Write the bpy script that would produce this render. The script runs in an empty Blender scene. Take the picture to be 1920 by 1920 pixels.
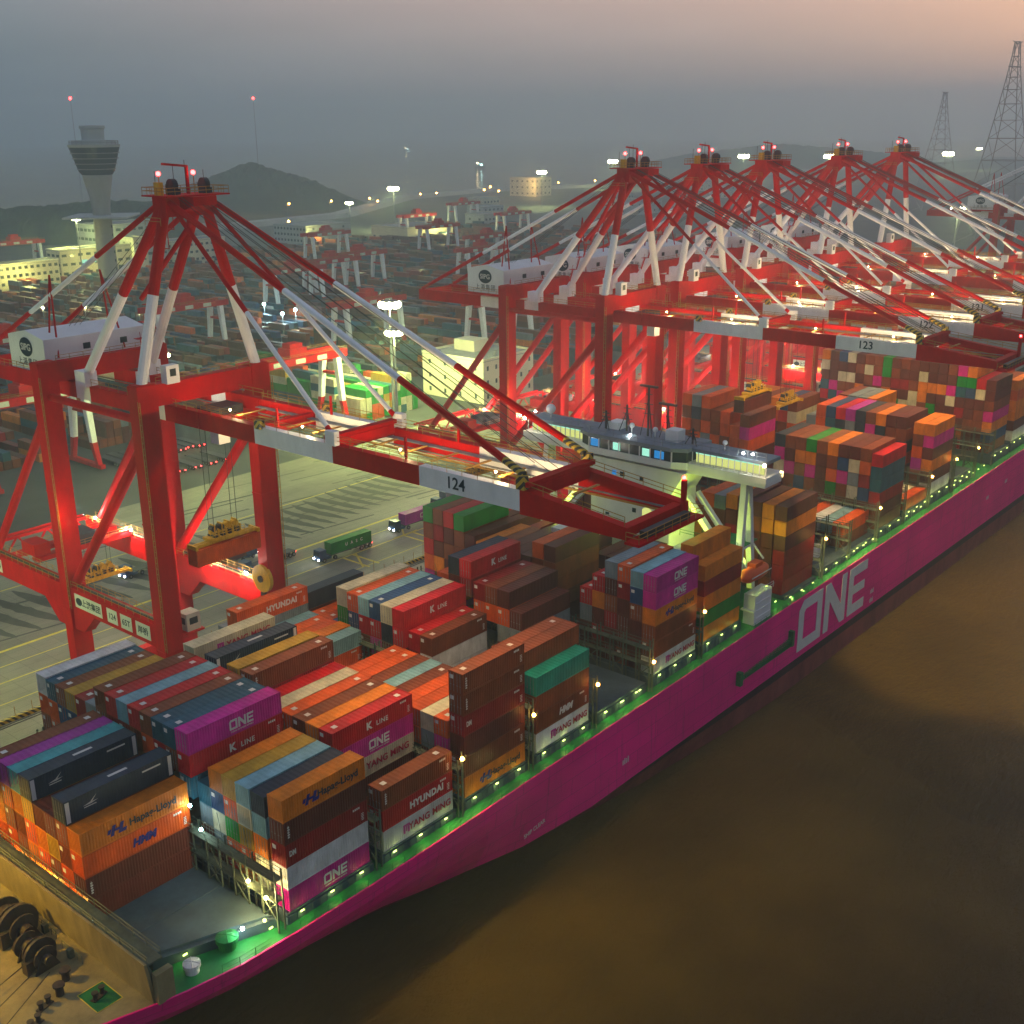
import bpy, math, random
from mathutils import Vector, Matrix
random.seed(7)
S = bpy.context.scene
COL = S.collection
PI = math.pi

# ------------------------------------------------------------------ helpers
class MB:
    """collects faces, builds ONE mesh object"""
    def __init__(s): s.v=[]; s.f=[]; s.m=[]
    def face(s, pts, m=0):
        n=len(s.v); s.v += [tuple(p) for p in pts]; s.f.append(tuple(range(n,n+len(pts)))); s.m.append(m)
    def hexa(s, p, m=0):            # 8 points: bottom 4 ccw, top 4 ccw
        n=len(s.v); s.v += [tuple(q) for q in p]
        for f in ((3,2,1,0),(4,5,6,7),(0,1,5,4),(1,2,6,5),(2,3,7,6),(3,0,4,7)):
            s.f.append(tuple(n+i for i in f)); s.m.append(m)
    def box(s, x0,x1,y0,y1,z0,z1, m=0):
        s.hexa([(x0,y0,z0),(x1,y0,z0),(x1,y1,z0),(x0,y1,z0),(x0,y0,z1),(x1,y0,z1),(x1,y1,z1),(x0,y1,z1)], m)
    def bar(s, a, b, w, h=None, m=0):   # square bar between two points
        s.tube(a,b,w*.7071,None if h is None else h*.7071,n=4,m=m,ph=PI/4)
    def tube(s, a, b, r, r2=None, n=8, m=0, ph=0.0, caps=True, taper=None):
        a=Vector(a); b=Vector(b); d=(b-a)
        if d.length<1e-6: return
        d.normalize(); up=Vector((0,0,1)) if abs(d.z)<.95 else Vector((1,0,0))
        u=d.cross(up).normalized(); w=u.cross(d)
        ry=r if r2 is None else r2; k=1 if taper is None else taper
        n0=len(s.v)
        for e,kk in ((a,1),(b,k)):
            for i in range(n):
                t=ph+2*PI*i/n; s.v.append(tuple(e+u*(math.cos(t)*r*kk)+w*(math.sin(t)*ry*kk)))
        for i in range(n):
            j=(i+1)%n; s.f.append((n0+i,n0+j,n0+n+j,n0+n+i)); s.m.append(m)
        if caps:
            s.f.append(tuple(n0+i for i in reversed(range(n)))); s.m.append(m)
            s.f.append(tuple(n0+n+i for i in range(n))); s.m.append(m)
    def ball(s, c, r, m=0, n=8, sz=1.0):
        n0=len(s.v); c=Vector(c); k=n//2
        for i in range(k+1):
            th=PI*i/k
            for j in range(n):
                ph=2*PI*j/n
                s.v.append((c.x+r*math.sin(th)*math.cos(ph),c.y+r*math.sin(th)*math.sin(ph),c.z+r*sz*math.cos(th)))
        for i in range(k):
            for j in range(n):
                jj=(j+1)%n; s.f.append((n0+i*n+j,n0+(i+1)*n+j,n0+(i+1)*n+jj,n0+i*n+jj)); s.m.append(m)
    def lathe(s, c, prof, n=16, m=0):     # prof: (r,z)
        n0=len(s.v)
        for r,z in prof:
            for j in range(n):
                t=2*PI*j/n; s.v.append((c[0]+r*math.cos(t),c[1]+r*math.sin(t),c[2]+z))
        for i in range(len(prof)-1):
            for j in range(n):
                jj=(j+1)%n; s.f.append((n0+i*n+j,n0+i*n+jj,n0+(i+1)*n+jj,n0+(i+1)*n+j)); s.m.append(m if not isinstance(m,list) else m[i])
        s.f.append(tuple(n0+(len(prof)-1)*n+j for j in range(n))); s.m.append(m if not isinstance(m,list) else m[-1])
    def prism(s, poly, ax, a0, a1, m=0):  # polygon (2d) extruded along axis 'x','y','z'
        def P(p,a):
            return (a,p[0],p[1]) if ax=='x' else ((p[0],a,p[1]) if ax=='y' else (p[0],p[1],a))
        n=len(poly); n0=len(s.v)
        for a in (a0,a1):
            for p in poly: s.v.append(P(p,a))
        for i in range(n):
            j=(i+1)%n; s.f.append((n0+i,n0+j,n0+n+j,n0+n+i)); s.m.append(m)
        s.f.append(tuple(n0+i for i in reversed(range(n)))); s.m.append(m)
        s.f.append(tuple(n0+n+i for i in range(n))); s.m.append(m)
    def rail(s, pts, h=1.1, r=.05, step=2.4, m=0, mid=True):   # hand rail along a polyline
        for a,b in zip(pts,pts[1:]):
            a=Vector(a); b=Vector(b); L=(b-a).length; k=max(1,int(L/step))
            for q in ((h,h*.55) if mid else (h,)):
                s.tube(a+Vector((0,0,q)),b+Vector((0,0,q)),r,n=4,m=m,caps=False)
            for i in range(k+1):
                p=a.lerp(b,i/k); s.tube(p,p+Vector((0,0,h)),r,n=4,m=m,caps=False)
    def mesh(s, name, mats):
        me=bpy.data.meshes.new(name); me.from_pydata(s.v,[],s.f)
        for x in mats: me.materials.append(x)
        if len(mats)>1: me.polygons.foreach_set('material_index',s.m)
        me.update(); return me
    def build(s, name, mats, parent=None, loc=None, smooth=False, auto=None):
        if not isinstance(mats,(list,tuple)): mats=[mats]
        me=s.mesh(name,mats)
        if smooth: me.polygons.foreach_set('use_smooth',[True]*len(me.polygons))
        return link(name,me,parent,loc)

def link(name, me, parent=None, loc=None):
    o=bpy.data.objects.new(name,me); COL.objects.link(o)
    if parent: o.parent=parent
    if loc is not None: o.location=loc
    return o
def tag(o, label=None, cat=None, group=None, kind=None):
    if label: o['label']=label
    if cat: o['category']=cat
    if group: o['group']=group
    if kind: o['kind']=kind
    return o
def empty(name, loc=(0,0,0), rz=0):
    o=bpy.data.objects.new(name,None); COL.objects.link(o); o.location=loc; o.rotation_euler=(0,0,rz); return o
KIDS={}
def copy_tree(o, parent=None):
    c=o.copy(); COL.objects.link(c)
    if parent: c.parent=parent
    for ch in list(o.children): copy_tree(ch,c)
    return c

# ------------------------------------------------------------------ materials
def nodes(name):
    m=bpy.data.materials.new(name); m.use_nodes=True; nt=m.node_tree; b=nt.nodes['Principled BSDF']; return m,nt,b
def paint(name, col, rough=.5, var=.28, rnd=.18, scale=.5, rust=0.0, metal=0.0, spec=.22):
    m,nt,b=nodes(name); N=nt.nodes; L=nt.links
    tc=N.new('ShaderNodeTexCoord'); no=N.new('ShaderNodeTexNoise'); no.inputs['Scale'].default_value=scale; no.inputs['Detail'].default_value=5; no.inputs['Roughness'].default_value=.65
    mp=N.new('ShaderNodeMapping'); mp.inputs['Scale'].default_value=(1,1,.45)
    L.new(tc.outputs['Object'],mp.inputs['Vector']); L.new(mp.outputs['Vector'],no.inputs['Vector'])
    mr=N.new('ShaderNodeMapRange'); mr.inputs['From Min'].default_value=.3; mr.inputs['From Max'].default_value=.7; mr.inputs['To Min'].default_value=1-var; mr.inputs['To Max'].default_value=1+var
    L.new(no.outputs['Fac'],mr.inputs['Value'])
    oi=N.new('ShaderNodeObjectInfo'); mr2=N.new('ShaderNodeMapRange'); mr2.inputs['To Min'].default_value=1-rnd; mr2.inputs['To Max'].default_value=1+rnd
    L.new(oi.outputs['Random'],mr2.inputs['Value'])
    mu=N.new('ShaderNodeMath'); mu.operation='MULTIPLY'; L.new(mr.outputs[0],mu.inputs[0]); L.new(mr2.outputs[0],mu.inputs[1])
    vm=N.new('ShaderNodeVectorMath'); vm.operation='SCALE'; vm.inputs[0].default_value=col[:3]; L.new(mu.outputs[0],vm.inputs['Scale'])
    out=vm.outputs[0]
    if rust>0:
        n2=N.new('ShaderNodeTexNoise'); n2.inputs['Scale'].default_value=1.7; n2.inputs['Detail'].default_value=8; n2.inputs['Roughness'].default_value=.75
        L.new(tc.outputs['Object'],n2.inputs['Vector'])
        r=N.new('ShaderNodeMapRange'); r.inputs['From Min'].default_value=.60; r.inputs['From Max'].default_value=.72; r.inputs['To Max'].default_value=rust
        L.new(n2.outputs['Fac'],r.inputs['Value'])
        mx=N.new('ShaderNodeMix'); mx.data_type='RGBA'; L.new(r.outputs[0],mx.inputs['Factor']); L.new(out,mx.inputs[6]); mx.inputs[7].default_value=(.09,.045,.025,1); out=mx.outputs[2]
    L.new(out,b.inputs['Base Color']); b.inputs['Roughness'].default_value=rough; b.inputs['Metallic'].default_value=metal
    b.inputs['Specular IOR Level'].default_value=spec
    return m
def emit(name, col, st):
    m=bpy.data.materials.new(name); m.use_nodes=True; nt=m.node_tree; nt.nodes.clear()
    e=nt.nodes.new('ShaderNodeEmission'); e.inputs[0].default_value=(*col,1); e.inputs[1].default_value=st
    o=nt.nodes.new('ShaderNodeOutputMaterial'); nt.links.new(e.outputs[0],o.inputs[0]); return m

CC={ # container paints: letter -> (colour, word)
 'b':((.19,.042,.012),'brown'),'d':((.10,.020,.014),'dark maroon brown'),'o':((.60,.16,.004),'amber orange'),'m':((.52,.004,.24),'magenta'),
 'r':((.44,.003,.010),'bright red'),'e':((.24,.004,.008),'deep red'),'n':((.022,.034,.058),'navy black'),'t':((.015,.085,.13),'dark teal'),
 'l':((.17,.33,.38),'pale blue grey'),'g':((.004,.20,.02),'green'),'w':((.55,.55,.56),'white'),'y':((.42,.24,.020),'mustard yellow'),
 'c':((.50,.46,.32),'cream'),'s':((.15,.19,.22),'slate grey'),'p':((.36,.018,.30),'purple'),'u':((.02,.06,.16),'blue'),
 'k':((.56,.075,.006),'red orange'),'a':((.012,.26,.19),'sea green'),'x':((.05,.29,.31),'turquoise')}
CM={k:paint('container_'+w.replace(' ','_'),c,rough=.55,var=.3,rnd=.16,scale=.45,rust=.45) for k,(c,w) in CC.items()}
M={}
M['red']=paint('crane_red',(.47,.002,.003),rough=.6,var=.22,rnd=.0,scale=.3,rust=.25,spec=.06)
M['white']=paint('crane_white',(.80,.80,.80),rough=.5,var=.14,rnd=.0,scale=.2)
M['house']=paint('machinery_white',(.72,.72,.72),rough=.55,var=.08,rnd=.0,scale=.2)
M['yellow']=paint('safety_yellow',(.60,.34,.015),rough=.5,var=.25,rnd=.0,scale=1)
M['railing']=paint('rail_paint',(.38,.20,.04),rough=.6,var=.2,rnd=.0)
M['dark']=paint('dark_steel',(.035,.035,.04),rough=.5,var=.3,rnd=.0,scale=1)
M['grey']=paint('grey_steel',(.20,.21,.22),rough=.5,var=.25,rnd=.0,scale=.6)
M['rope']=paint('wire_rope',(.03,.03,.035),rough=.5,var=.1,rnd=.0)
M['glass']=paint('dark_glass',(.012,.02,.025),rough=.08,var=.05,rnd=0,spec=.6)
M['ink']=paint('dark_lettering',(.012,.03,.045),rough=.6,var=.05,rnd=0)
M['blueink']=paint('blue_lettering',(.012,.016,.20),rough=.6,var=.05,rnd=0)
M['redink']=paint('red_lettering',(.34,.010,.05),rough=.6,var=.05,rnd=0)
M['whiteink']=paint('white_lettering',(.62,.60,.58),rough=.6,var=.08,rnd=0)
M['pinkink']=paint('logo_magenta',(.42,.02,.26),rough=.6,var=.05,rnd=0)
M['plate']=paint('sign_plate',(.62,.66,.55),rough=.6,var=.06,rnd=0)
M['hull']=paint('hull_magenta',(.62,.001,.16),rough=.5,var=.10,rnd=0,scale=.05)
m,nt,b=nodes('hull_magenta'); M['hull']=m; N=nt.nodes; L=nt.links
tc=N.new('ShaderNodeTexCoord'); mp=N.new('ShaderNodeMapping'); mp.inputs['Rotation'].default_value=(PI/2,0,0); L.new(tc.outputs['Object'],mp.inputs['Vector'])
bk=N.new('ShaderNodeTexBrick'); bk.inputs['Scale'].default_value=.1; bk.inputs['Brick Width'].default_value=1.1; bk.inputs['Row Height'].default_value=.27; bk.inputs['Mortar Size'].default_value=.006; bk.inputs['Color1'].default_value=(1,1,1,1); bk.inputs['Color2'].default_value=(.93,.93,.93,1); bk.inputs['Mortar'].default_value=(.72,.72,.72,1); L.new(mp.outputs[0],bk.inputs['Vector'])
ms=N.new('ShaderNodeMapping'); ms.inputs['Scale'].default_value=(1.3,1,.07); L.new(tc.outputs['Object'],ms.inputs['Vector'])
n1=N.new('ShaderNodeTexNoise'); n1.inputs['Scale'].default_value=.9; n1.inputs['Detail'].default_value=6; L.new(ms.outputs[0],n1.inputs['Vector'])
r1=N.new('ShaderNodeMapRange'); r1.inputs['From Min'].default_value=.60; r1.inputs['From Max'].default_value=.80; r1.inputs['To Max'].default_value=.55; L.new(n1.outputs['Fac'],r1.inputs['Value'])
n2=N.new('ShaderNodeTexNoise'); n2.inputs['Scale'].default_value=.09; n2.inputs['Detail'].default_value=6; L.new(tc.outputs['Object'],n2.inputs['Vector'])
r2=N.new('ShaderNodeMapRange'); r2.inputs['From Min'].default_value=.3; r2.inputs['From Max'].default_value=.7; r2.inputs['To Min'].default_value=.82; r2.inputs['To Max'].default_value=1.12; L.new(n2.outputs['Fac'],r2.inputs['Value'])
v1=N.new('ShaderNodeVectorMath'); v1.operation='SCALE'; v1.inputs[0].default_value=(.86,.001,.235); L.new(r2.outputs[0],v1.inputs['Scale'])
m1=N.new('ShaderNodeMix'); m1.data_type='RGBA'; m1.blend_type='MULTIPLY'; m1.inputs['Factor'].default_value=1; L.new(v1.outputs[0],m1.inputs[6]); L.new(bk.outputs['Color'],m1.inputs[7])
m2=N.new('ShaderNodeMix'); m2.data_type='RGBA'; L.new(r1.outputs[0],m2.inputs['Factor']); L.new(m1.outputs[2],m2.inputs[6]); m2.inputs[7].default_value=(.16,.03,.05,1); L.new(m2.outputs[2],b.inputs['Base Color']); b.inputs['Roughness'].default_value=.5; b.inputs['Specular IOR Level'].default_value=.15
M['hulldark']=paint('hull_dark_band',(.035,.022,.022),rough=.6,var=.4,rnd=0,scale=.2)
M['boot']=paint('boot_topping',(.20,.05,.045),rough=.65,var=.4,rnd=0,scale=.2)
M['deck']=paint('deck_green',(.012,.15,.045),rough=.45,var=.25,rnd=0,scale=.5)
M['hatch']=paint('hatch_grey',(.055,.085,.105),rough=.5,var=.35,rnd=0,scale=.25,rust=.35)
M['ship']=paint('ship_white',(.68,.67,.66),rough=.5,var=.1,rnd=0,scale=.2)
M['lash']=paint('lashing_steel',(.085,.105,.075),rough=.55,var=.35,rnd=0,scale=.6,rust=.4)
M['olive']=paint('foredeck_grey',(.24,.20,.10),rough=.55,var=.3,rnd=0,scale=.4,rust=.5)
M['winch']=paint('winch_metal',(.05,.04,.035),rough=.4,var=.4,rnd=0,scale=1.5,rust=.6)
M['orange']=paint('lifeboat_orange',(.62,.09,.02),rough=.4,var=.1,rnd=0)
M['concrete']=paint('concrete',(.34,.34,.31),rough=.8,var=.16,rnd=0,scale=.12)
M['cream']=paint('cream_render',(.62,.58,.44),rough=.8,var=.08,rnd=0,scale=.15)
M['greyrender']=paint('grey_render',(.40,.43,.42),rough=.8,var=.08,rnd=0,scale=.15)
M['roof']=paint('roof_grey',(.26,.27,.26),rough=.8,var=.15,rnd=0,scale=.2)
M['rubber']=paint('tyre_rubber',(.018,.018,.018),rough=.8,var=.2,rnd=0)
M['truckblue']=paint('truck_blue',(.02,.06,.14),rough=.4,var=.1,rnd=0)
M['window']=paint('window_glass',(.03,.045,.05),rough=.12,var=.1,rnd=0)
M['foliage']=paint('hill_scrub',(.022,.045,.026),rough=.9,var=.6,rnd=0,scale=.06)
E_={}
E_['warm']=emit('lamp_warm',(1,.72,.34),60)
E_['hot']=emit('lamp_mast',(1.0,.97,.50),60)
E_['white']=emit('lamp_white',(.95,.98,1),60)
E_['amber']=emit('lamp_amber',(1,.45,.08),45)
E_['red']=emit('lamp_red',(1,.03,.03),30)
E_['green']=emit('lamp_green_yellow',(.80,1,.22),5)
E_['teal']=emit('window_teal_light',(.40,.95,.72),1.0)
E_['blue']=emit('window_blue_light',(.03,.30,.75),.75)
E_['yel']=emit('window_yellow_light',(.8,.85,.25),.9)
E_['cool']=emit('lamp_cool',(.55,1,.95),40)

# water
m,nt,b=nodes('muddy_water'); M['water']=m; N=nt.nodes; L=nt.links
tc=N.new('ShaderNodeTexCoord'); n1=N.new('ShaderNodeTexNoise'); n1.inputs['Scale'].default_value=.016; n1.inputs['Detail'].default_value=4
L.new(tc.outputs['Object'],n1.inputs['Vector'])
cr=N.new('ShaderNodeValToRGB'); cr.color_ramp.elements[0].position=.36; cr.color_ramp.elements[0].color=(.095,.058,.009,1); cr.color_ramp.elements[1].position=.66; cr.color_ramp.elements[1].color=(.27,.165,.027,1)
L.new(n1.outputs['Fac'],cr.inputs[0]); L.new(cr.outputs[0],b.inputs['Base Color'])
b.inputs['Roughness'].default_value=.1; b.inputs['Specular IOR Level'].default_value=.5; b.inputs['IOR'].default_value=1.33
w1=N.new('ShaderNodeTexNoise'); w1.inputs['Scale'].default_value=.30; w1.inputs['Detail'].default_value=8; w1.inputs['Roughness'].default_value=.68; w1.inputs['Distortion'].default_value=.25
mpw=N.new('ShaderNodeMapping'); mpw.inputs['Rotation'].default_value=(0,0,.5); mpw.inputs['Scale'].default_value=(1,2.6,1)
L.new(tc.outputs['Object'],mpw.inputs['Vector']); L.new(mpw.outputs[0],w1.inputs['Vector'])
bp=N.new('ShaderNodeBump'); bp.inputs['Strength'].default_value=1.0; bp.inputs['Distance'].default_value=4.0
L.new(w1.outputs['Fac'],bp.inputs['Height']); L.new(bp.outputs[0],b.inputs['Normal'])
# quay ground
m,nt,b=nodes('quay_concrete'); M['quay']=m; N=nt.nodes; L=nt.links
tc=N.new('ShaderNodeTexCoord'); n1=N.new('ShaderNodeTexNoise'); n1.inputs['Scale'].default_value=.035; n1.inputs['Detail'].default_value=9; n1.inputs['Roughness'].default_value=.7
mp=N.new('ShaderNodeMapping'); mp.inputs['Scale'].default_value=(.35,1,1); L.new(tc.outputs['Object'],mp.inputs['Vector']); L.new(mp.outputs[0],n1.inputs['Vector'])
cr=N.new('ShaderNodeValToRGB'); cr.color_ramp.elements[0].position=.35; cr.color_ramp.elements[0].color=(.13,.122,.088,1); cr.color_ramp.elements[1].position=.68; cr.color_ramp.elements[1].color=(.30,.28,.20,1)
L.new(n1.outputs['Fac'],cr.inputs[0])
bk=N.new('ShaderNodeTexBrick'); bk.offset=0; bk.inputs['Scale'].default_value=.1; bk.inputs['Mortar Size'].default_value=.004; bk.inputs['Color1'].default_value=(1,1,1,1); bk.inputs['Color2'].default_value=(.9,.9,.9,1); bk.inputs['Mortar'].default_value=(.45,.45,.45,1)
L.new(tc.outputs['Object'],bk.inputs['Vector'])
mx=N.new('ShaderNodeMix'); mx.data_type='RGBA'; mx.blend_type='MULTIPLY'; mx.inputs['Factor'].default_value=1; L.new(cr.outputs[0],mx.inputs[6]); L.new(bk.outputs['Color'],mx.inputs[7])
L.new(mx.outputs[2],b.inputs['Base Color']); b.inputs['Roughness'].default_value=.75
M['asphalt']=paint('yard_asphalt',(.055,.058,.058),rough=.8,var=.35,rnd=0,scale=.03)
M['tyre']=paint('tyre_stain',(.065,.062,.05),rough=.8,var=.3,rnd=0,scale=.2)
M['line']=paint('line_yellow',(.62,.50,.06),rough=.7,var=.2,rnd=0,scale=.5)
M['hazard']=None
m,nt,b=nodes('hazard_stripe'); M['hazard']=m; N=nt.nodes; L=nt.links
tc=N.new('ShaderNodeTexCoord'); wv=N.new('ShaderNodeTexWave'); wv.bands_direction='DIAGONAL'; wv.inputs['Scale'].default_value=.55; L.new(tc.outputs['Object'],wv.inputs['Vector'])
cr=N.new('ShaderNodeValToRGB'); cr.color_ramp.interpolation='CONSTANT'; cr.color_ramp.elements[0].color=(.02,.02,.02,1); cr.color_ramp.elements[1].position=.5; cr.color_ramp.elements[1].color=(.55,.36,.02,1)
L.new(wv.outputs['Fac'],cr.inputs[0]); L.new(cr.outputs[0],b.inputs['Base Color']); b.inputs['Roughness'].default_value=.6

# ------------------------------------------------------------------ lettering
TXT={}
def text_mesh(s, size=1.0, mat=None, bold=0.0, space=1.0, shear=0.0, sx=1.0):
    key=(s,size,mat.name if mat else '',bold,space,shear,sx)
    if key in TXT: return TXT[key]
    cu=bpy.data.curves.new('lettering','FONT'); cu.body=s; cu.size=size; cu.offset=bold; cu.space_character=space; cu.shear=shear
    cu.align_x='CENTER'; cu.align_y='CENTER'; cu.extrude=.012; cu.resolution_u=3
    o=bpy.data.objects.new('lettering',cu); COL.objects.link(o)
    dg=bpy.context.evaluated_depsgraph_get(); me=bpy.data.meshes.new_from_object(o.evaluated_get(dg))
    bpy.data.objects.remove(o); bpy.data.curves.remove(cu)
    if sx!=1.0:
        for v in me.vertices: v.co.x*=sx
    me.materials.clear(); me.materials.append(mat); TXT[key]=me; return me
R_Y=Matrix(((1,0,0),(0,0,-1),(0,1,0)))      # lettering that faces -y, reads towards +x
R_X=Matrix(((0,0,-1),(-1,0,0),(0,1,0)))     # lettering that faces -x, reads towards -y
def letter(me, parent, loc, rot, name='lettering'):
    o=link(name,me,parent); o.matrix_local=Matrix.Translation(loc)@rot.to_4x4(); return o
def poly_letters(polys, th=.03):
    mb=MB()
    for p in polys: mb.prism(p,'z',0,th)
    return mb
def one_polys(h=1.0):
    # block letters O N E, stroke about a fifth of the height, cut corner on the O
    t=.2; P=[]
    P+=[[(0,0),(t,t),(t,.74),(.26,.8),(.72,.8),(.72,1),(.17,1),(0,.83)],[(0,0),(.92,0),(.72,t),(t,t)],[(.72,t),(.92,0),(.92,1),(.72,1)]]
    x=1.04
    P+=[[(x,0),(x+t,0),(x+t,1),(x,1)],[(x+t,1),(x+t,.62),(x+.70,0),(x+.70,.40)],[(x+.70,0),(x+.9,0),(x+.9,1),(x+.70,1)]]
    x=2.06
    P+=[[(x,0),(x+t,.0),(x+t,1),(x,1)],[(x+t,0),(x+.74,0),(x+.74,t),(x+t,t)],[(x+t,.41),(x+.72,.41),(x+.72,.59),(x+t,.59)],[(x+t,.8),(x+.80,.8),(x+.80,1),(x+t,1)]]
    return [[(a*h,b*h) for a,b in p] for p in P]

# ------------------------------------------------------------------ containers
W=2.438; CH=2.74
def body_mesh(Lc):
    mb=MB(); ins=.03; d=.055; per=.36 ; zb,zt=.12,CH-.03
    def prof(L0,L1,k):
        n=max(4,int((L1-L0)/k)); pts=[]
        for i in range(n):
            a=L0+(L1-L0)*i/n; s=(L1-L0)/n
            pts+=[(a,0),(a+s*.32,0),(a+s*.5,d),(a+s*.82,d)]
        pts.append((L1,0)); return pts
    px=prof(.1,Lc-.1,per)
    for y,sg in ((ins,1),(W-ins,-1)):
        for (a,da),(b2,db) in zip(px,px[1:]):
            q=[(a,y+sg*da,zb),(b2,y+sg*db,zb),(b2,y+sg*db,zt),(a,y+sg*da,zt)]
            mb.face(q if sg>0 else q[::-1])
    pr=prof(.1,Lc-.1,per*2)
    for (a,da),(b2,db) in zip(pr,pr[1:]):
        mb.face([(a,.05,zt-da*.5),(b2,.05,zt-db*.5),(b2,W-.05,zt-db*.5),(a,W-.05,zt-da*.5)])
    py=prof(.1,W-.1,.3)
    for (a,da),(b2,db) in zip(py,py[1:]):
        mb.face([(.03+da,b2,zb),(.03+da,a,zb),(.03+da,a,zt),(.03+da,b2,zt)])
        mb.face([(Lc-.03-da,a,zb),(Lc-.03-da,b2,zb),(Lc-.03-da,b2,zt),(Lc-.03-da,a,zt)])
    mb.face([(.05,.05,zb),(.05,W-.05,zb),(Lc-.05,W-.05,zb),(Lc-.05,.05,zb)])
    return mb.mesh('container_body',[None])
def frame_mesh(Lc):
    mb=MB(); t=.13
    xs=(0,Lc-t); 
    for x in xs:
        for y in (0,W-t): mb.box(x,x+t,y,y+t,0,CH-.01)
    for y in (.01,W-.10):
        mb.box(t,Lc-t,y,y+.09,.02,.17); mb.box(t,Lc-t,y,y+.08,CH-.10,CH-.015)
    for x in (.01,Lc-.10):
        mb.box(x,x+.09,t,W-t,.02,.17); mb.box(x,x+.09,t,W-t,CH-.13,CH-.015)
    for x in (-.01,Lc-.17):
        for y in (-.01,W-.15):
            for z in (-.005,CH-.13): mb.box(x,x+.18,y,y+.16,z,z+.13)
    return mb.mesh('container_frame',[None])
def door_mesh():
    mb=MB()
    for y0,y1 in ((.14,W/2-.01),(W/2+.01,W-.14)):
        mb.box(-.012,.02,y0,y1,.18,CH-.14)
    return mb.mesh('container_door',[None])
def bars_mesh():
    mb=MB()
    for y in (.42,.92,1.52,2.02):
        mb.tube((-.04,y,.2),(-.04,y,CH-.16),.028,n=5)
        mb.box(-.06,-.012,y-.1,y+.1,1.0,1.08)
    return mb.mesh('lock_rod',[M['grey']])
def mark_mesh(Lc):
    a=MB(); a.box(-.03,-.015,W-.85,W-.25,CH-.95,CH-.45)
    for k in range(4): a.box(Lc-2.2+k*.28,Lc-2.0+k*.28,-.03,-.015,CH-.62,CH-.36)
    for k in range(5): a.box(Lc-.95,Lc-.55,-.03,-.015,.5+k*.2,.58+k*.2)
    b=MB(); b.box(0,.7,W/2-.35,W/2+.35,CH-.02,CH-.005)
    return a.mesh('marking',[M['whiteink']]),b.mesh('marking',[M['whiteink']])
BODY={k:body_mesh(v) for k,v in (('20',6.058),('40',12.192),('45',13.716))}
FRAME={k:frame_mesh(v) for k,v in (('20',6.058),('40',12.192),('45',13.716))}
MARK={k:mark_mesh(v) for k,v in (('20',6.058),('40',12.192),('45',13.716))}
DOOR=door_mesh(); BARS=bars_mesh()
LEN={'20':6.058,'40':12.192,'45':13.716}
def cobj(name,me,mat,parent,loc=None):
    o=link(name,me,parent,loc)
    o.material_slots[0].link='OBJECT'; o.material_slots[0].material=mat; return o
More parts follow.
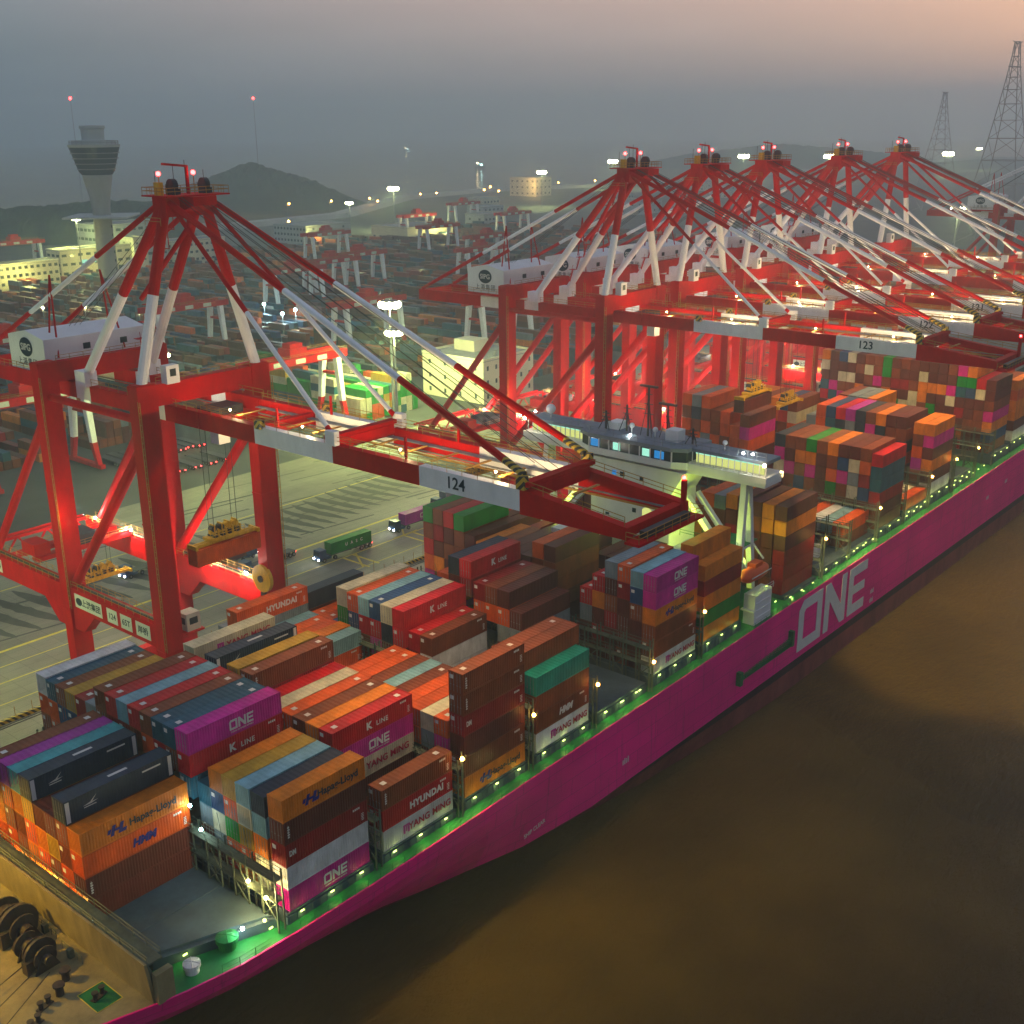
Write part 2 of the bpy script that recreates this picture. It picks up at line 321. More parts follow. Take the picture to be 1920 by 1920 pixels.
def logo_part(root,Lc,kind):
    """lettering on the long side that faces the water (-y)"""
    y=-.025
    if kind=='ONE':
        mb=MB(); h=1.25
        for p in one_polys(h): mb.prism(p,'z',0,.02)
        letter(mb.mesh('lettering',[M['whiteink']]),root,(Lc*.50-1.0,y,.75),R_Y)
        letter(text_mesh('OCEAN NETWORK EXPRESS',.26,M['whiteink']),root,(Lc*.50+.8,y,.48),R_Y)
    elif kind=='KLINE':
        letter(text_mesh('K',1.35,M['whiteink'],bold=.06),root,(Lc*.44,y,1.3),R_Y)
        letter(text_mesh('LINE',.92,M['whiteink'],bold=.015,space=1.15),root,(Lc*.44+2.25,y,1.18),R_Y)
    elif kind=='HL':
        mb=MB()
        for sx in (0,1.0):
            mb.prism([(sx,0),(sx+.42,0),(sx+.80,1.2),(sx+.38,1.2)],'z',0,.02)
        mb.box(.3,1.2,.45,.72,0,.02); mb.prism([(1.35,0),(1.95,0),(2.1,.4),(1.45,.4)],'z',0,.02); mb.prism([(-.35,.35),(.0,.35),(.2,.85),(-.2,.85)],'z',0,.02)
        letter(mb.mesh('logo',[M['blueink']]),root,(Lc*.26,y,.72),R_Y,'logo')
        letter(text_mesh('Hapag-Lloyd',1.22,M['ink'],bold=.025),root,(Lc*.66,y,1.3),R_Y)
    elif kind=='HMM':
        letter(text_mesh('HMM',1.3,M['blueink'] if root.get('lt')=='blue' else M['whiteink'],bold=.07,shear=.25),root,(Lc*.55,y,1.3),R_Y)
    elif kind=='HYUNDAI':
        letter(text_mesh('HYUNDAI',1.25,M['whiteink'],bold=.06,space=1.1),root,(Lc*.62,y,1.35),R_Y)
    elif kind=='YM':
        mb=MB(); mb.box(0,.35,0,.9,0,.02); mb.box(.75,1.1,0,.9,0,.02); mb.box(0,1.1,.92,1.2,0,.02); mb.box(.45,.65,.2,.9,0,.02)
        letter(mb.mesh('logo',[M['pinkink']]),root,(Lc*.27,y,.8),R_Y,'logo')
        letter(text_mesh('YANG MING',1.3,M['redink'],bold=.03,space=1.05),root,(Lc*.66,y,1.35),R_Y)
    elif kind=='UASC':
        letter(text_mesh('U A S C',1.05,M['whiteink'],bold=.03,space=1.55),root,(Lc*.56,y,1.45),R_Y)
    elif kind=='DM':
        letter(text_mesh('DM',.9,M['whiteink'],bold=.03,sx=.7),root,(1.0,y,1.5),R_Y)
    elif kind=='CMA':
        mb=MB()
        mb.prism([(0,.15),(.9,.35),(1.7,.95),(1.1,.3),(1.8,.3),(1.0,.12)],'z',0,.02); mb.box(.1,1.6,-.12,-.02,0,.02)
        letter(mb.mesh('logo',[M['whiteink']]),root,(Lc*.16,y,1.2),R_Y,'logo')
        b=MB(); b.box(.13,.62,-.035,-.02,.15,CH-.15); b.box(Lc-.62,Lc-.15,-.035,-.02,.15,CH-.15); b.box(Lc-4.0,Lc-1.6,-.03,-.02,CH-.75,CH-.55); b.box(Lc*.45,Lc*.45+2.4,W/2-.2,W/2+.2,CH-.02,CH-.003)
        b.build('stripe',M['whiteink'],root)
    elif kind=='VERT':
        mb=MB()
        for k in range(5): mb.box(-.13,.13+.05*(k%2),-.75+k*.3,-.58+k*.3,0,.02)
        mb.box(-.02,.03,-.75,.75,0,.02); letter(mb.mesh('lettering',[M['whiteink']]),root,(.62,y,1.5),R_Y)
NC=0
def container(kind, col, loc, logo=None, label='', group='containers stacked on the ship', sz=1.0, mark=None, lt=None, rz=0, lift=1.0):
    global NC
    NC+=1
    o=cobj('shipping_container',BODY[kind],CM[col],None,loc)
    o.scale=(sz,1,lift); o.rotation_euler=(0,0,rz)
    if lt: o['lt']=lt
    cobj('frame',FRAME[kind],CM[col],o)
    if random.random()<.5:
        d=cobj('door',DOOR,CM[col],o); link('lock_rod',BARS,d)
    if mark or (mark is None and col in 'rbtkeu' and random.random()<.8): link('marking',MARK[kind][0],o); link('marking',MARK[kind][1],o,(1.1,0,0)); link('marking',MARK[kind][1],o,(LEN[kind]-1.9,0,0))
    if logo: logo_part(o,LEN[kind],logo)
    tag(o,label,'container',group); return o

# ------------------------------------------------------------------ stacks on the ship
PAL='bbbbddddookkerrmnstcwlygu'
def rc(n): return ''.join(random.choice(PAL) for _ in range(n))
def rd(n): return ''.join(random.choice('bddddbdekob') for _ in range(n))
BAYS=[]   # (phrase, x, base, gapfront, stacks); stack: (y, kind, H, colours bottom to top, {tier: logo})
def bay(ph,x,base,st): BAYS.append((ph,x,base,st))
bay('in the foremost bay',-14.6,.1,[
 (15.3,'45',2.85,'ddko',{2:'HMM',3:'HL',1:'VERT'}),(17.8,'45',2.86,'okbbn',{4:'CMA'}),(20.3,'45',2.86,'kbyd',{}),(22.7,'45',2.86,'bkod',{}),(25.1,'45',2.86,'bokyn',{4:'CMA'}),
 (27.5,'45',2.86,'kbboyx'[:4]+'x',{}),(29.8,'45',2.86,'okbkp',{}),(32.1,'45',2.86,'bkoob',{})])
bay('in the second bay',0,0,[
 (0,'40',2.85,'mwedo',{0:'ONE',2:'DM',3:'VERT',4:'HL'}),(3.1,'40',2.70,'ccoln',{}),(5.8,'40',2.70,'okycl',{}),(8.3,'40',2.70,'ekgky',{}),(10.8,'40',2.70,'dscuo',{}),
 (13.2,'40',2.70,'ddst',{}),(15.65,'45',2.87,'tdtter'[:4]+'rm',{4:'KLINE',5:'ONE'}),(18.05,'45',2.83,'ddedbt',{}),(20.45,'45',2.83,'dbbdet',{}),(22.95,'45',2.83,'bdedkb',{}),(25.45,'45',2.83,'debdbr',{}),
 (27.95,'45',2.83,'bddbel',{}),(30.45,'45',2.83,'bbdker',{}),(33.0,'45',2.83,'dbdkbb',{}),(35.5,'45',2.83,'dbeds',{}),(38.0,'45',2.83,'dbdre',{}),(40.5,'45',2.83,'ddnuy',{}),(42.9,'45',2.83,'bdbub',{}),(45.25,'45',2.83,'bbkkt',{}),(47.7,'45',2.87,'bbbkw',{})])
bay('in the third bay',14.6,0,[
 (0,'40',2.82,'wrb',{0:'YM',1:'HYUNDAI',2:'VERT'}),(7.45,'45',2.76,'bdcmr',{2:'YM',3:'ONE',4:'KLINE'}),(9.95,'45',2.76,'bdkko',{}),(12.4,'45',2.76,'kbdbb',{}),(14.95,'45',2.76,'bdbek',{}),(17.5,'45',2.76,'dbkbc',{}),(20.0,'45',2.76,'dbbdr',{}),
 (22.4,'45',2.84,'bddbeb',{5:'VERT'}),(25.2,'45',2.84,'bddkby',{}),(27.6,'45',2.82,'bkdbn',{}),(30.0,'45',2.84,'bddkkn',{5:'CMA'}),(32.4,'45',2.82,'dbbkk',{}),(34.8,'45',2.86,'bdkbsc',{5:'YM'})])
bay('in the fourth bay',29.2,.4,[
 (0,'40',2.96,'obderb'[:1]+'bdebb'[0:1]+'debb',{0:'HL',3:'DM',4:'VERT',5:'VERT'}),(2.9,'40',2.55,'dbmk',{}),(5.3,'40',2.55,'bdsc',{}),(7.8,'40',2.55,'dbkk',{}),(10.25,'40',2.55,'ddbk',{}),(12.7,'40',2.55,'dbdb',{}),(15.15,'40',2.55,'ddbl',{}),(17.6,'40',2.55,'bdkb',{}),(20.05,'40',2.55,'dbdk',{}),(22.5,'40',2.55,'bbdk',{}),
 (33,'45',2.5,'bdkl',{}),(35.4,'45',2.55,'bdko',{}),(37.8,'45',2.5,'bdkk',{}),(40.2,'45',2.5,'bdkk',{}),(42.6,'45',2.5,'bsbl',{}),(45.1,'45',2.83,'bddsk',{4:'HYUNDAI'}),(47.6,'45',2.7,'bdds',{})])
bay('in the fifth bay',43.8,.5,[
 (0,'40',2.88,'wbba',{0:'YM',1:'HMM'}),(2.45,'45',2.88,'bdbdb',{}),(4.9,'45',2.88,'bddbb',{}),(19.6,'40',2.92,'dwwb',{1:'HL'}),(22.05,'40',2.92,'dwer',{}),(24.5,'45',2.98,'dbdrr',{4:'KLINE'}),(27.0,'45',2.98,'dbdnc'[:4]+'c',{}),(29.5,'45',2.98,'dbmru',{}),(31.95,'45',2.98,'debrl',{}),(34.35,'45',2.98,'dbbuk',{}),(36.75,'45',3.05,'dbegc',{}),
 (39.2,'40',2.9,'bkuk'[:3],{}),(41.7,'40',2.9,'bdk',{}),(44.2,'40',2.9,'dbk',{}),(47.2,'40',2.95,'bbdn',{3:'CMA'})])
bay('in the sixth bay',58.4,.8,[
 (14.6,'40',2.95,'bdsd',{}),(17.1,'40',2.94,'dbskd',{3:'VERT'}),(19.6,'40',2.94,'dbekb',{}),(22.0,'40',2.94,'bddke',{}),(24.9,'40',2.97,'bdbder',{5:'KLINE'}),(27.3,'40',2.97,'bddmdn',{}),(29.8,'40',2.9,'ddbkk',{}),(32.3,'40',2.9,'bdm',{}),(34.8,'40',2.9,'db',{}),(37.3,'40',2.9,'bd',{}),(39.8,'40',2.9,'db',{}),(42.3,'40',2.9,'bb',{}),(44.8,'40',2.9,'dm',{}),(47.2,'40',2.9,'bd',{})])
bay('in the seventh bay',73,1.3,[
 (-.1,'40',2.74,'wbbomm',{0:'YM',3:'HL',4:'ONE',5:'ONE'}),(2.3,'40',2.76,'dddbul',{}),(4.7,'40',2.82,'bdddek',{}),(7.15,'40',2.83,'ddebds',{}),(9.55,'40',2.83,'dedor',{}),(12.0,'40',2.85,'ddsr',{}),(19.5,'40',2.8,rd(6),{}),(22,'40',2.8,rd(6),{}),(24.5,'40',2.8,rd(5),{}),(27,'40',2.8,'ddmdd',{}),(29.5,'40',2.8,rd(5),{}),(32,'40',2.8,rd(5),{}),
 (34.5,'40',2.8,rd(5),{}),(37.2,'40',2.95,'bdbsd',{4:'VERT'}),(39.7,'40',2.98,'bmkbbg',{5:'UASC'}),(42.2,'40',2.98,'dmdbdr',{}),(44.7,'40',2.98,'bbodeb',{}),(47.15,'40',2.98,'bmkrbg',{})])
bay('right before the bridge',87.6,1.5,[
 (0,'40',2.72,'ogoeo',{0:'HL',1:'UASC',2:'HL',3:'HYUNDAI',4:'HL'}),(2.45,'40',2.76,'bdokoo',{5:'HL'}),(5,'40',2.7,rd(4),{}),(7.5,'40',2.7,rd(3),{}),(10,'40',2.7,rd(3),{}),(12.5,'40',2.7,rd(3),{}),(15,'40',2.7,rd(4),{}),(17.5,'40',2.7,rd(4),{}),(20,'40',2.7,rd(4),{}),(27,'40',2.7,'ddbdw',{}),(29.5,'40',2.7,'dbddw',{}),(32,'40',2.7,rd(4),{}),(35,'40',2.7,rd(4),{}),(38,'40',2.7,rd(4),{}),(44,'40',2.7,rd(4),{}),(46.7,'40',2.7,rd(4),{})])
bay('right behind the bridge',117,.3,[
 (.8,'40',2.86,'eeedod',{0:'DM',2:'KLINE' if 0 else 'VERT',4:'HL'}),(3.4,'40',2.84,'bdddoo'[:5]+'o',{}),(6.0,'40',2.84,'dbddbd',{}),(8.5,'40',2.9,'ddbddd',{}),(11,'40',2.9,rd(6),{}),(13.5,'40',2.8,rd(5)+'s',{}),(16,'40',2.8,rd(5)+'k',{}),(18.5,'40',2.8,rd(5),{}),(21,'40',2.8,rd(5),{}),(28,'40',2.8,rd(6),{}),(31,'40',2.8,rd(6),{}),(34,'40',2.8,rd(6)+'b',{}),(40,'40',2.8,rd(6)+'o',{}),(44,'40',2.8,rd(6)+'k',{}),(46.6,'40',2.8,rd(6)+'k',{})])
bay('second bay behind bridge',131.6,1.4,[
 (3.2,'20',2.6,'w',{}),(5.8,'20',2.6,'bc',{}),(8.3,'40',2.6,'dk',{}),(10.8,'40',2.6,'bdg',{}),(13.3,'40',2.6,'bdk',{}),(15.8,'40',2.6,'bdr',{}),(18.3,'40',2.6,'dbb',{}),(21,'40',2.6,'bdd',{})])
bay('third bay behind bridge',144,1.6,[(1.7,'40',2.6,'bk',{}),(4.2,'40',2.6,'bl',{}),(6.7,'40',2.6,'dw',{}),(9.2,'40',2.6,'bk',{}),(11.7,'40',2.6,'bb',{})])
bay('fourth bay behind bridge',157,2.3,[
 (0.1,'40',2.7,'ddetts'[:5]+'r',{2:'KLINE'}),(2.6,'40',2.84,'ddukdk'[:2]+'ukkk'[:1]+'ekb',{}),(5.05,'40',2.84,'ddcscd',{}),(7.5,'40',2.84,'ddbmud',{}),(9.95,'40',2.84,'bdgkbo',{}),(12.4,'40',2.84,'bddddb',{}),(14.85,'40',2.84,'dbbmog',{}),(17.3,'40',2.84,'bdubob',{}),(19.75,'40',2.84,'bdbmdb',{}),(22.2,'40',2.84,'dbdcmn',{}),
 (31,'40',2.84,rd(5)+'mb',{}),(33.5,'40',2.84,'bdbdkkb'[:6],{}),(36,'40',2.84,'bdkdbkk',{}),(38.5,'40',2.84,'bddskbb',{}),(41,'40',2.84,'bdbkskbk',{}),(43.5,'40',2.84,'bdbdkbns',{}),(46,'40',2.84,'bdbdbkbk',{})])
bay('fifth bay behind bridge',171.5,2.8,[(0,'40',2.6,'k',{}),(2.5,'40',2.6,'c',{})])
bay('sixth bay behind bridge',184.5,3.1,[
 (0,'40',2.72,'wdodmo',{0:'YM',2:'HL',4:'ONE'}),(2.45,'40',2.72,'dbpebo'[:2]+'pkbo',{}),(6.5,'40',2.84,'dbknbd',{}),(8.95,'40',2.84,'ddbbbd',{}),(11.4,'40',2.84,'dbdmno',{}),(13.85,'40',2.84,'bdbkmb',{}),(16.3,'40',2.84,'dbddnn',{}),(18.75,'40',2.84,'bdbdsp',{}),(21.2,'40',2.84,'dbbdnr',{}),(23.65,'40',2.84,'bddktu',{}),(26.1,'40',2.84,'dbdbkk',{}),(28.55,'40',2.84,'bddbs',{}),(31,'40',2.84,'dbdb',{}),
 (33.5,'40',2.84,'bbdkcb',{}),(35.95,'40',2.84,'bdbbru',{}),(38.4,'40',2.84,'bdbdko',{}),(40.85,'40',2.84,'bdbkcb',{}),(43.3,'40',2.84,'bddoko',{}),(45.75,'40',2.84,'bdbkno',{})])
bay('seventh bay behind bridge',199,3.4,[(20,'40',2.75,'bdbbko',{}),(22.5,'40',2.75,'bdbdns',{}),(25,'40',2.75,'bddbus',{}),(27.5,'40',2.75,'bdbkkb',{})])
far=[]
for k in range(19):
    y=1.0+2.45*k; n=8 if k>1 else 7
    far.append((y,'40',2.66,''.join(random.choice('ddddddbbbboomutcegr') for _ in range(n)),{}))
bay('eighth bay behind bridge',226,3.6,far)
bay('ninth bay behind bridge',240.5,4.0,[(0.0,'40',2.66,'wdooko',{}),(2.5,'40',2.66,'dbkkob',{}),(5,'40',2.66,'dbkkobk',{}),(7.5,'40',2.66,rd(8),{}),(10,'40',2.66,rd(8),{}),(12.5,'40',2.66,rd(8),{})])
ORD=['','second','third','fourth','fifth','sixth','seventh','eighth','ninth','tenth','eleventh','twelfth','thirteenth','fourteenth','fifteenth','sixteenth','seventeenth','eighteenth','nineteenth','twentieth']
CAM=Vector((-67.64006,-90.275,83.69418))
cand=[]; HIDDEN=0
for bi,(ph,x,base,st) in enumerate(BAYS):
    prev=BAYS[bi-1][3] if bi and abs(BAYS[bi-1][1]-x)<16 else []
    pb=BAYS[bi-1][2] if bi else 0
    for si,(y,kind,H,cols,lg) in enumerate(st):
        near=max([base+h2*len(c2) for (y2,k2,h2,c2,l2) in st if .5<y-y2<3.3] or [-9])
        fr=max([pb+h2*len(c2) for (y2,k2,h2,c2,l2) in prev if -1.0<y-y2<4.2] or [-9])
        for t,c in enumerate(cols):
            ztop=base+H*(t+1); n=len(cols)
            vis = t==n-1 or ztop>near+.3 or ztop>fr-1.6 or (t>=n-2)
            if not vis: continue
            xx=x-(0.762 if kind=='45' else 0); p=Vector((xx+6,y+1.2,ztop-1.4))
            up=n-1-t
            tp='on top' if up==0 else ('second from top' if up==1 else ORD[up]+' from top')
            if n==1: tp='alone'
            rp='outer stack' if si==0 else ORD[si]+' stack from water'
            lab=f"{CC[c][1]} container {tp}, {rp}, {ph}"
            cand.append(((p-CAM).length,kind,c,(xx,y,base+H*t),lg.get(t),lab,H,ph))
cand.sort(key=lambda q:q[0])
BULK=MB(); BKEY=list(CC)
def bulk_box(x0,x1,y0,y1,z0,z1,c): BULK.box(x0,x1,y0,y1,z0,z1,BKEY.index(c))
LIM=286
for i,(dd,kind,c,loc,lg,lab,H,ph) in enumerate(cand):
    if i<LIM or (lg and i<LIM):
        o=container(kind,c,loc,lg,lab,lift=(H-.015)/CH,lt='blue' if (c=='k' and lg=='HMM') else None,group='containers stacked '+ph)
    else:
        bulk_box(loc[0]+.03,loc[0]+LEN[kind]-.03,loc[1]+.05,loc[1]+W-.05,loc[2]+.03,loc[2]+H-.07,c)
print('containers candidates',len(cand))

# ------------------------------------------------------------------ the ship
YC=24.6; ZW=-17.8
def lerp_tab(tab,x):
    if x<=tab[0][0]: return tab[0][1]
    for (a,b),(c,d) in zip(tab,tab[1:]):
        if x<=c: return b+(d-b)*(x-a)/(c-a)
    return tab[-1][1]
DECKY=[(-52,24.5),(-48,18.5),(-42,12.6),(-35,8.2),(-28,4.8),(-22,2.1),(-15,-.15),(-8,-1.45),(0,-1.9),(10,-2.15),(290,-2.15),(330,1.0)]
BOOTY=[(-52,24.55),(-36,23.5),(-22,19),(-10,14.2),(10,7.4),(24,3.2),(40,-.7),(54,-2.15),(280,-2.15),(330,8)]
WATY=[(-52,24.56),(-30,24),(-10,20),(10,14),(30,9),(50,4.6),(72,.9),(95,-1.3),(112,-2.15),(250,-2.15),(330,16)]
def zdeck(x): return -1.4 if x<20 else -1.4+.0118*(x-20)
ship=empty('container_ship',(0,0,0)); tag(ship,'huge container ship with magenta hull moored along the quay','container ship')
xs=[-52,-50,-48,-45,-42,-38,-35,-31,-28,-25,-22,-18,-15,-11,-8,-4,0,5,10,17,24,32,40,47,54,63,72,84,95,112,140,180,220,250,280,305,330]
hb=MB()
def section(x):
    yd,yb,yw=lerp_tab(DECKY,x),lerp_tab(BOOTY,x),lerp_tab(WATY,x); zd=zdeck(x); P=[]
    zb=-12.3
    for k in range(6):
        t=k/5; P.append((x,yd+(yb-yd)*t**2.0,zd+(zb-zd)*t))
    P.append((x,yb+(yw-yb)*.32,-13.9)); P.append((x,yb+(yw-yb)*.62,-15.6)); P.append((x,yw,ZW-.8)); P.append((x,yw+(YC-yw)*.3,ZW-4))
    return P
secs=[section(x) for x in xs]
for A,B in zip(secs,secs[1:]):
    for k in range(len(A)-1):
        mi=0 if k<5 else (1 if k==5 else (2 if k in (6,7) else 1))
        hb.face([A[k],A[k+1],B[k+1],B[k]][::-1],mi)
        f=lambda p:(p[0],2*YC-p[1],p[2])
        hb.face([f(A[k]),f(A[k+1]),f(B[k+1]),f(B[k])],mi)
hull=hb.build('hull',[M['hull'],M['hulldark'],M['boot']],ship,smooth=True)
db=MB()
for a,b in zip(xs,xs[1:]):
    mi=1 if b<=-15 else 0
    db.face([(a,lerp_tab(DECKY,a)+.03,zdeck(a)-.06),(b,lerp_tab(DECKY,b)+.03,zdeck(b)-.06),(b,2*YC-lerp_tab(DECKY,b)-.03,zdeck(b)-.06),(a,2*YC-lerp_tab(DECKY,a)-.03,zdeck(a)-.06)],mi)
db.build('deck',[M['deck'],M['olive']],ship)
g=MB()
xg=[x for x in range(-24,300,2)]
for a,b in zip(xg,xg[1:]):
    p,q=(a,lerp_tab(DECKY,a)+.12,zdeck(a)),(b,lerp_tab(DECKY,b)+.12,zdeck(b))
    g.bar((p[0],p[1]-.05,p[2]+.02),(q[0],q[1]-.05,q[2]+.02),.22,.14,m=1)
    if a%24<19 and a>-12:
        for h in (.55,1.1): g.tube((p[0],p[1],p[2]+h),(q[0],q[1],q[2]+h),.03,n=4,caps=False)
        g.tube(p,(p[0],p[1],p[2]+1.1),.035,n=4,caps=False)
g.build('railing',[M['deck'],M['hull']],ship)
# white name on the side
nb=MB(); hh=10.1
for p in one_polys(hh): nb.prism([(a*1.03,b) for a,b in p],'z',0,.06)
o=letter(nb.mesh('lettering',[M['whiteink']]),ship,(118.6,-2.20,-11.0),R_Y)
letter(text_mesh('SHIP CLEAR',.9,M['whiteink']),ship,(41,-2.0,-9.4),R_Y@Matrix.Rotation(.1,3,'Z'))
mk=MB()
for (x,z) in ((151.2,-9.6),(151.2,-11.6),(218.8,-6.2),(232,-5.0),(62,-9)):
    for k in range(4): mk.box(x+k*.45,x+k*.45+.22,-2.19,-2.16,z,z+.8+.2*(k%2))
mk.build('draught_mark',[M['whiteink']],ship)
# accommodation ladder stowed on the hull side
gw=MB(); gw.box(96.6,115.4,-3.0,-2.2,-8.05,-7.9); gw.rail([(96.6,-2.95,-7.9),(115.4,-2.95,-7.0)],h=1.0,r=.05,step=1.2); gw.box(95.9,96.8,-3.1,-2.2,-8.9,-6.4); gw.box(114.8,115.6,-3.1,-2.2,-8.2,-5.2)
for k in range(30): gw.box(96.8+k*.62,97.2+k*.62,-3.0,-2.25,-7.9+k*.03,-7.82+k*.03)
gw.build('accommodation_ladder',[M['deck']],ship)
# hatch covers and coamings
for bi,(ph,x,base,st) in enumerate(BAYS):
    if ph=='second bay behind bridge' : pass
    hb2=MB(); y0=-.1 if x>-5 else 4.2; y1=49.4 if x>-5 else 45
    L2=13.3
    if x<-5:
        hb2.prism([(-15.6,11.0),(-14.4,5.2),(-1.5,.6),(-1.3,45.4),(-14.4,44)],'z',zdeck(x)-.05,base-.35); hb2.prism([(-15.2,11.6),(-14.1,5.9),(-1.9,1.4),(-1.7,44.9),(-14.1,43.4)],'z',base-.35,base-.02,1)
        for k in range(5): hb2.box(-14,-2,9.9+k*6.5,10.05+k*6.5,base-.03,base+.06,1)
    else:
        hb2.box(x-.45,x+L2-.6,y0,y1,zdeck(x)-.05,base-.45)
        hb2.box(x-.3,x+L2-.75,y0+.25,y1-.25,base-.45,base-.03,1)
        for k in range(12): hb2.box(x-.2+k*1.1,x-.05+k*1.1,y0-.10,y0+.02,zdeck(x),base-.5)
        for k in range(6): hb2.box(x-.3,x+L2-.75,y0+8*k,y0+8*k+.12,base-.04,base+.03)
    hb2.build('hatch_cover',[M['hatch'],M['hatch']],ship)
# lashing bridges between the bays
def lashing(xc,base,top,y0=-.4,y1=49.6,lit=False):
    mb=MB(); n=int((y1-y0)/2.5)
    for i in range(n+1):
        y=y0+(y1-y0)*i/n
        for dx in (-.45,.45): mb.box(xc+dx-.09,xc+dx+.09,y-.09,y+.09,zdeck(xc),top+1.1 if i%2==0 else top)
    z=base+2.6
    while z<=top+.1:
        mb.box(xc-.6,xc+.6,y0,y1,z-.12,z)
        for dx in (-.6,.6):
            mb.tube((xc+dx,y0,z+1.05),(xc+dx,y1,z+1.05),.04,n=4,caps=False); mb.tube((xc+dx,y0,z+.55),(xc+dx,y1,z+.55),.04,n=4,caps=False)
        z+=2.7
    for i in range(0,n,2):
        ya=y0+(y1-y0)*i/n; yb=y0+(y1-y0)*(i+1)/n
        mb.tube((xc-.47,ya,base),(xc-.47,yb,base+2.5),.07,n=4); mb.tube((xc-.47,yb,base),(xc-.47,ya,base+2.5),.07,n=4)
        if random.random()<.7: mb.tube((xc-.5,ya,base+2.6),(xc-1.5,ya+1.2,base+7.2),.035,n=4); mb.tube((xc+.5,ya,base+2.6),(xc+1.4,yb,base+8.0),.035,n=4)
    mb.build('lashing_bridge',[M['lash']],ship)
for xc,b,t in ((-1.55,0,5.4),(13.35,0,5.4),(27.9,.2,5.8),(42.2,.4,8.3),(57.0,.6,6.2),(71.7,1.0,6.8),(86.4,1.4,7),(130.3,1,7.3),(142.6,1.5,7.4),(155.3,2,8),(169.9,2.4,8.2),(183.0,2.8,8.4),(197.6,3.2,8.6),(212,3.4,9),(225,3.5,9)):
    lashing(xc,b,t)
# bow: breakwater, fore deck gear
mb=MB()
mb.hexa([(-17.2,.9,-1.5),(-16.8,.9,-1.5),(-16.8,48.3,-1.5),(-17.2,48.3,-1.5),(-17.75,.9,3.6),(-17.45,.9,3.6),(-17.45,48.3,3.6),(-17.75,48.3,3.6)])
mb.box(-17.4,-15.6,.95,48.2,3.2,3.4,1); mb.rail([(-15.7,1,3.4),(-15.7,48,3.4)],r=.05,m=1); mb.rail([(-17.3,1,3.4),(-17.3,48,3.4)],r=.05,m=1,h=.9)
for k in range(18): mb.hexa([(-16.9,1+2.7*k,-1.4),(-15.4,1+2.7*k,-1.4),(-15.4,1.15+2.7*k,-1.4),(-16.9,1.15+2.7*k,-1.4),(-17.3,1+2.7*k,3.2),(-17.2,1+2.7*k,3.2),(-17.2,1.15+2.7*k,3.2),(-17.3,1.15+2.7*k,3.2)],1)
mb.box(-17.0,-15.0,.2,1.0,-1.4,2.2,0)
mb.build('breakwater',[M['olive'],M['lash']],ship)
def winch(x,y,s,rz):
    mb=MB(); 
    mb.lathe((0,0,0),[(.01,-2.6),(.5,-2.6),(.5,-1.6),(1.35,-1.6),(1.35,-1.45),(.75,-1.4),(.75,-.2),(1.35,-.15),(1.35,0),(.55,.05),(.55,.6),(1.7,.62),(1.7,.95),(.6,1.0),(.6,1.6),(1.2,1.62),(1.2,1.8),(.5,1.85),(.5,2.6),(.01,2.6)],n=18)
    mb2=MB()
    c=Matrix.Rotation(PI/2,3,'X')
    mb.v=[tuple(c@Vector(v)) for v in mb.v]
    for yy in (-1.9,.35,1.3): mb.hexa([(-1.3,yy-.1,-1.3),(1.3,yy-.1,-1.3),(1.3,yy+.1,-1.3),(-1.3,yy+.1,-1.3),(-.5,yy-.1,.4),(.5,yy-.1,.4),(.5,yy+.1,.4),(-.5,yy+.1,.4)])
    mb.box(-1.8,-.9,-1.4,-.5,-1.3,.1); mb.box(.9,1.6,.6,1.5,-1.3,-.2)
    o=mb.build('winch',[M['winch']],ship,(x,y,-1.46+1.3*s)); o.scale=(s,s,s); o.rotation_euler=(0,0,rz)
    for k in (-1,1): pass
winch(-20.6,22.5,1.35,.0); winch(-21.5,16.2,1.1,.05); winch(-22.5,28.5,1.4,0); winch(-27,24,1.3,0)
mb=MB()
for (ax,ay) in ((-18.6,14),(-18.2,20),(-18.4,25)):
    mb.rail([(ax,ay-2,-1.45),(ax,ay+2,-1.45)],h=1.0,r=.035,step=.9); mb.box(ax-.5,ax+.1,ay-.3,ay+.3,-1.45,-.4)
mb.build('fore_deck_railing',[M['lash']],ship)
def bollard(x,y,mat=M['winch']):
    mb=MB(); mb.box(-.9,.9,-.35,.35,0,.12)
    for dx in (-.5,.5): mb.lathe((dx,0,0),[(.26,.1),(.24,.75),(.36,.8),(.36,.92),(.05,.95)],n=12)
    return mb.build('bollard',[mat],ship,(x,y,-1.45))
for x,y in ((-20.2,6.2),(-24.5,9.2),(-26.5,7.5)):
    bollard(x,y).rotation_euler=(0,0,.3)
mb=MB(); mb.box(-21.6,-18.7,4.2,8.0,-1.45,-1.43,0)
for a,b in (((-21.6,4.2),(-18.7,4.2)),((-18.7,4.2),(-18.7,8)),((-18.7,8),(-21.6,8)),((-21.6,8),(-21.6,4.2))): mb.bar((a[0],a[1],-1.42),(b[0],b[1],-1.42),.09,.02,m=1)
mb.build('deck_marking',[M['deck'],M['line']],ship)
for x,y in ((-22.6,9.6),(-21.0,11.2)):
    mb=MB(); mb.lathe((0,0,0),[(.45,0),(.4,1.0),(.62,1.1),(.62,1.3),(.05,1.35)],n=14); mb.build('fairlead_roller',[M['winch']],ship,(x,y,-1.45))
mb=MB()
for dy in (0,3.5,7): mb.tube((-22,16-dy*.5,-.6),(-36,12-dy,-.9),.05,n=5)
mb.build('mooring_rope',[M['rope']],ship)
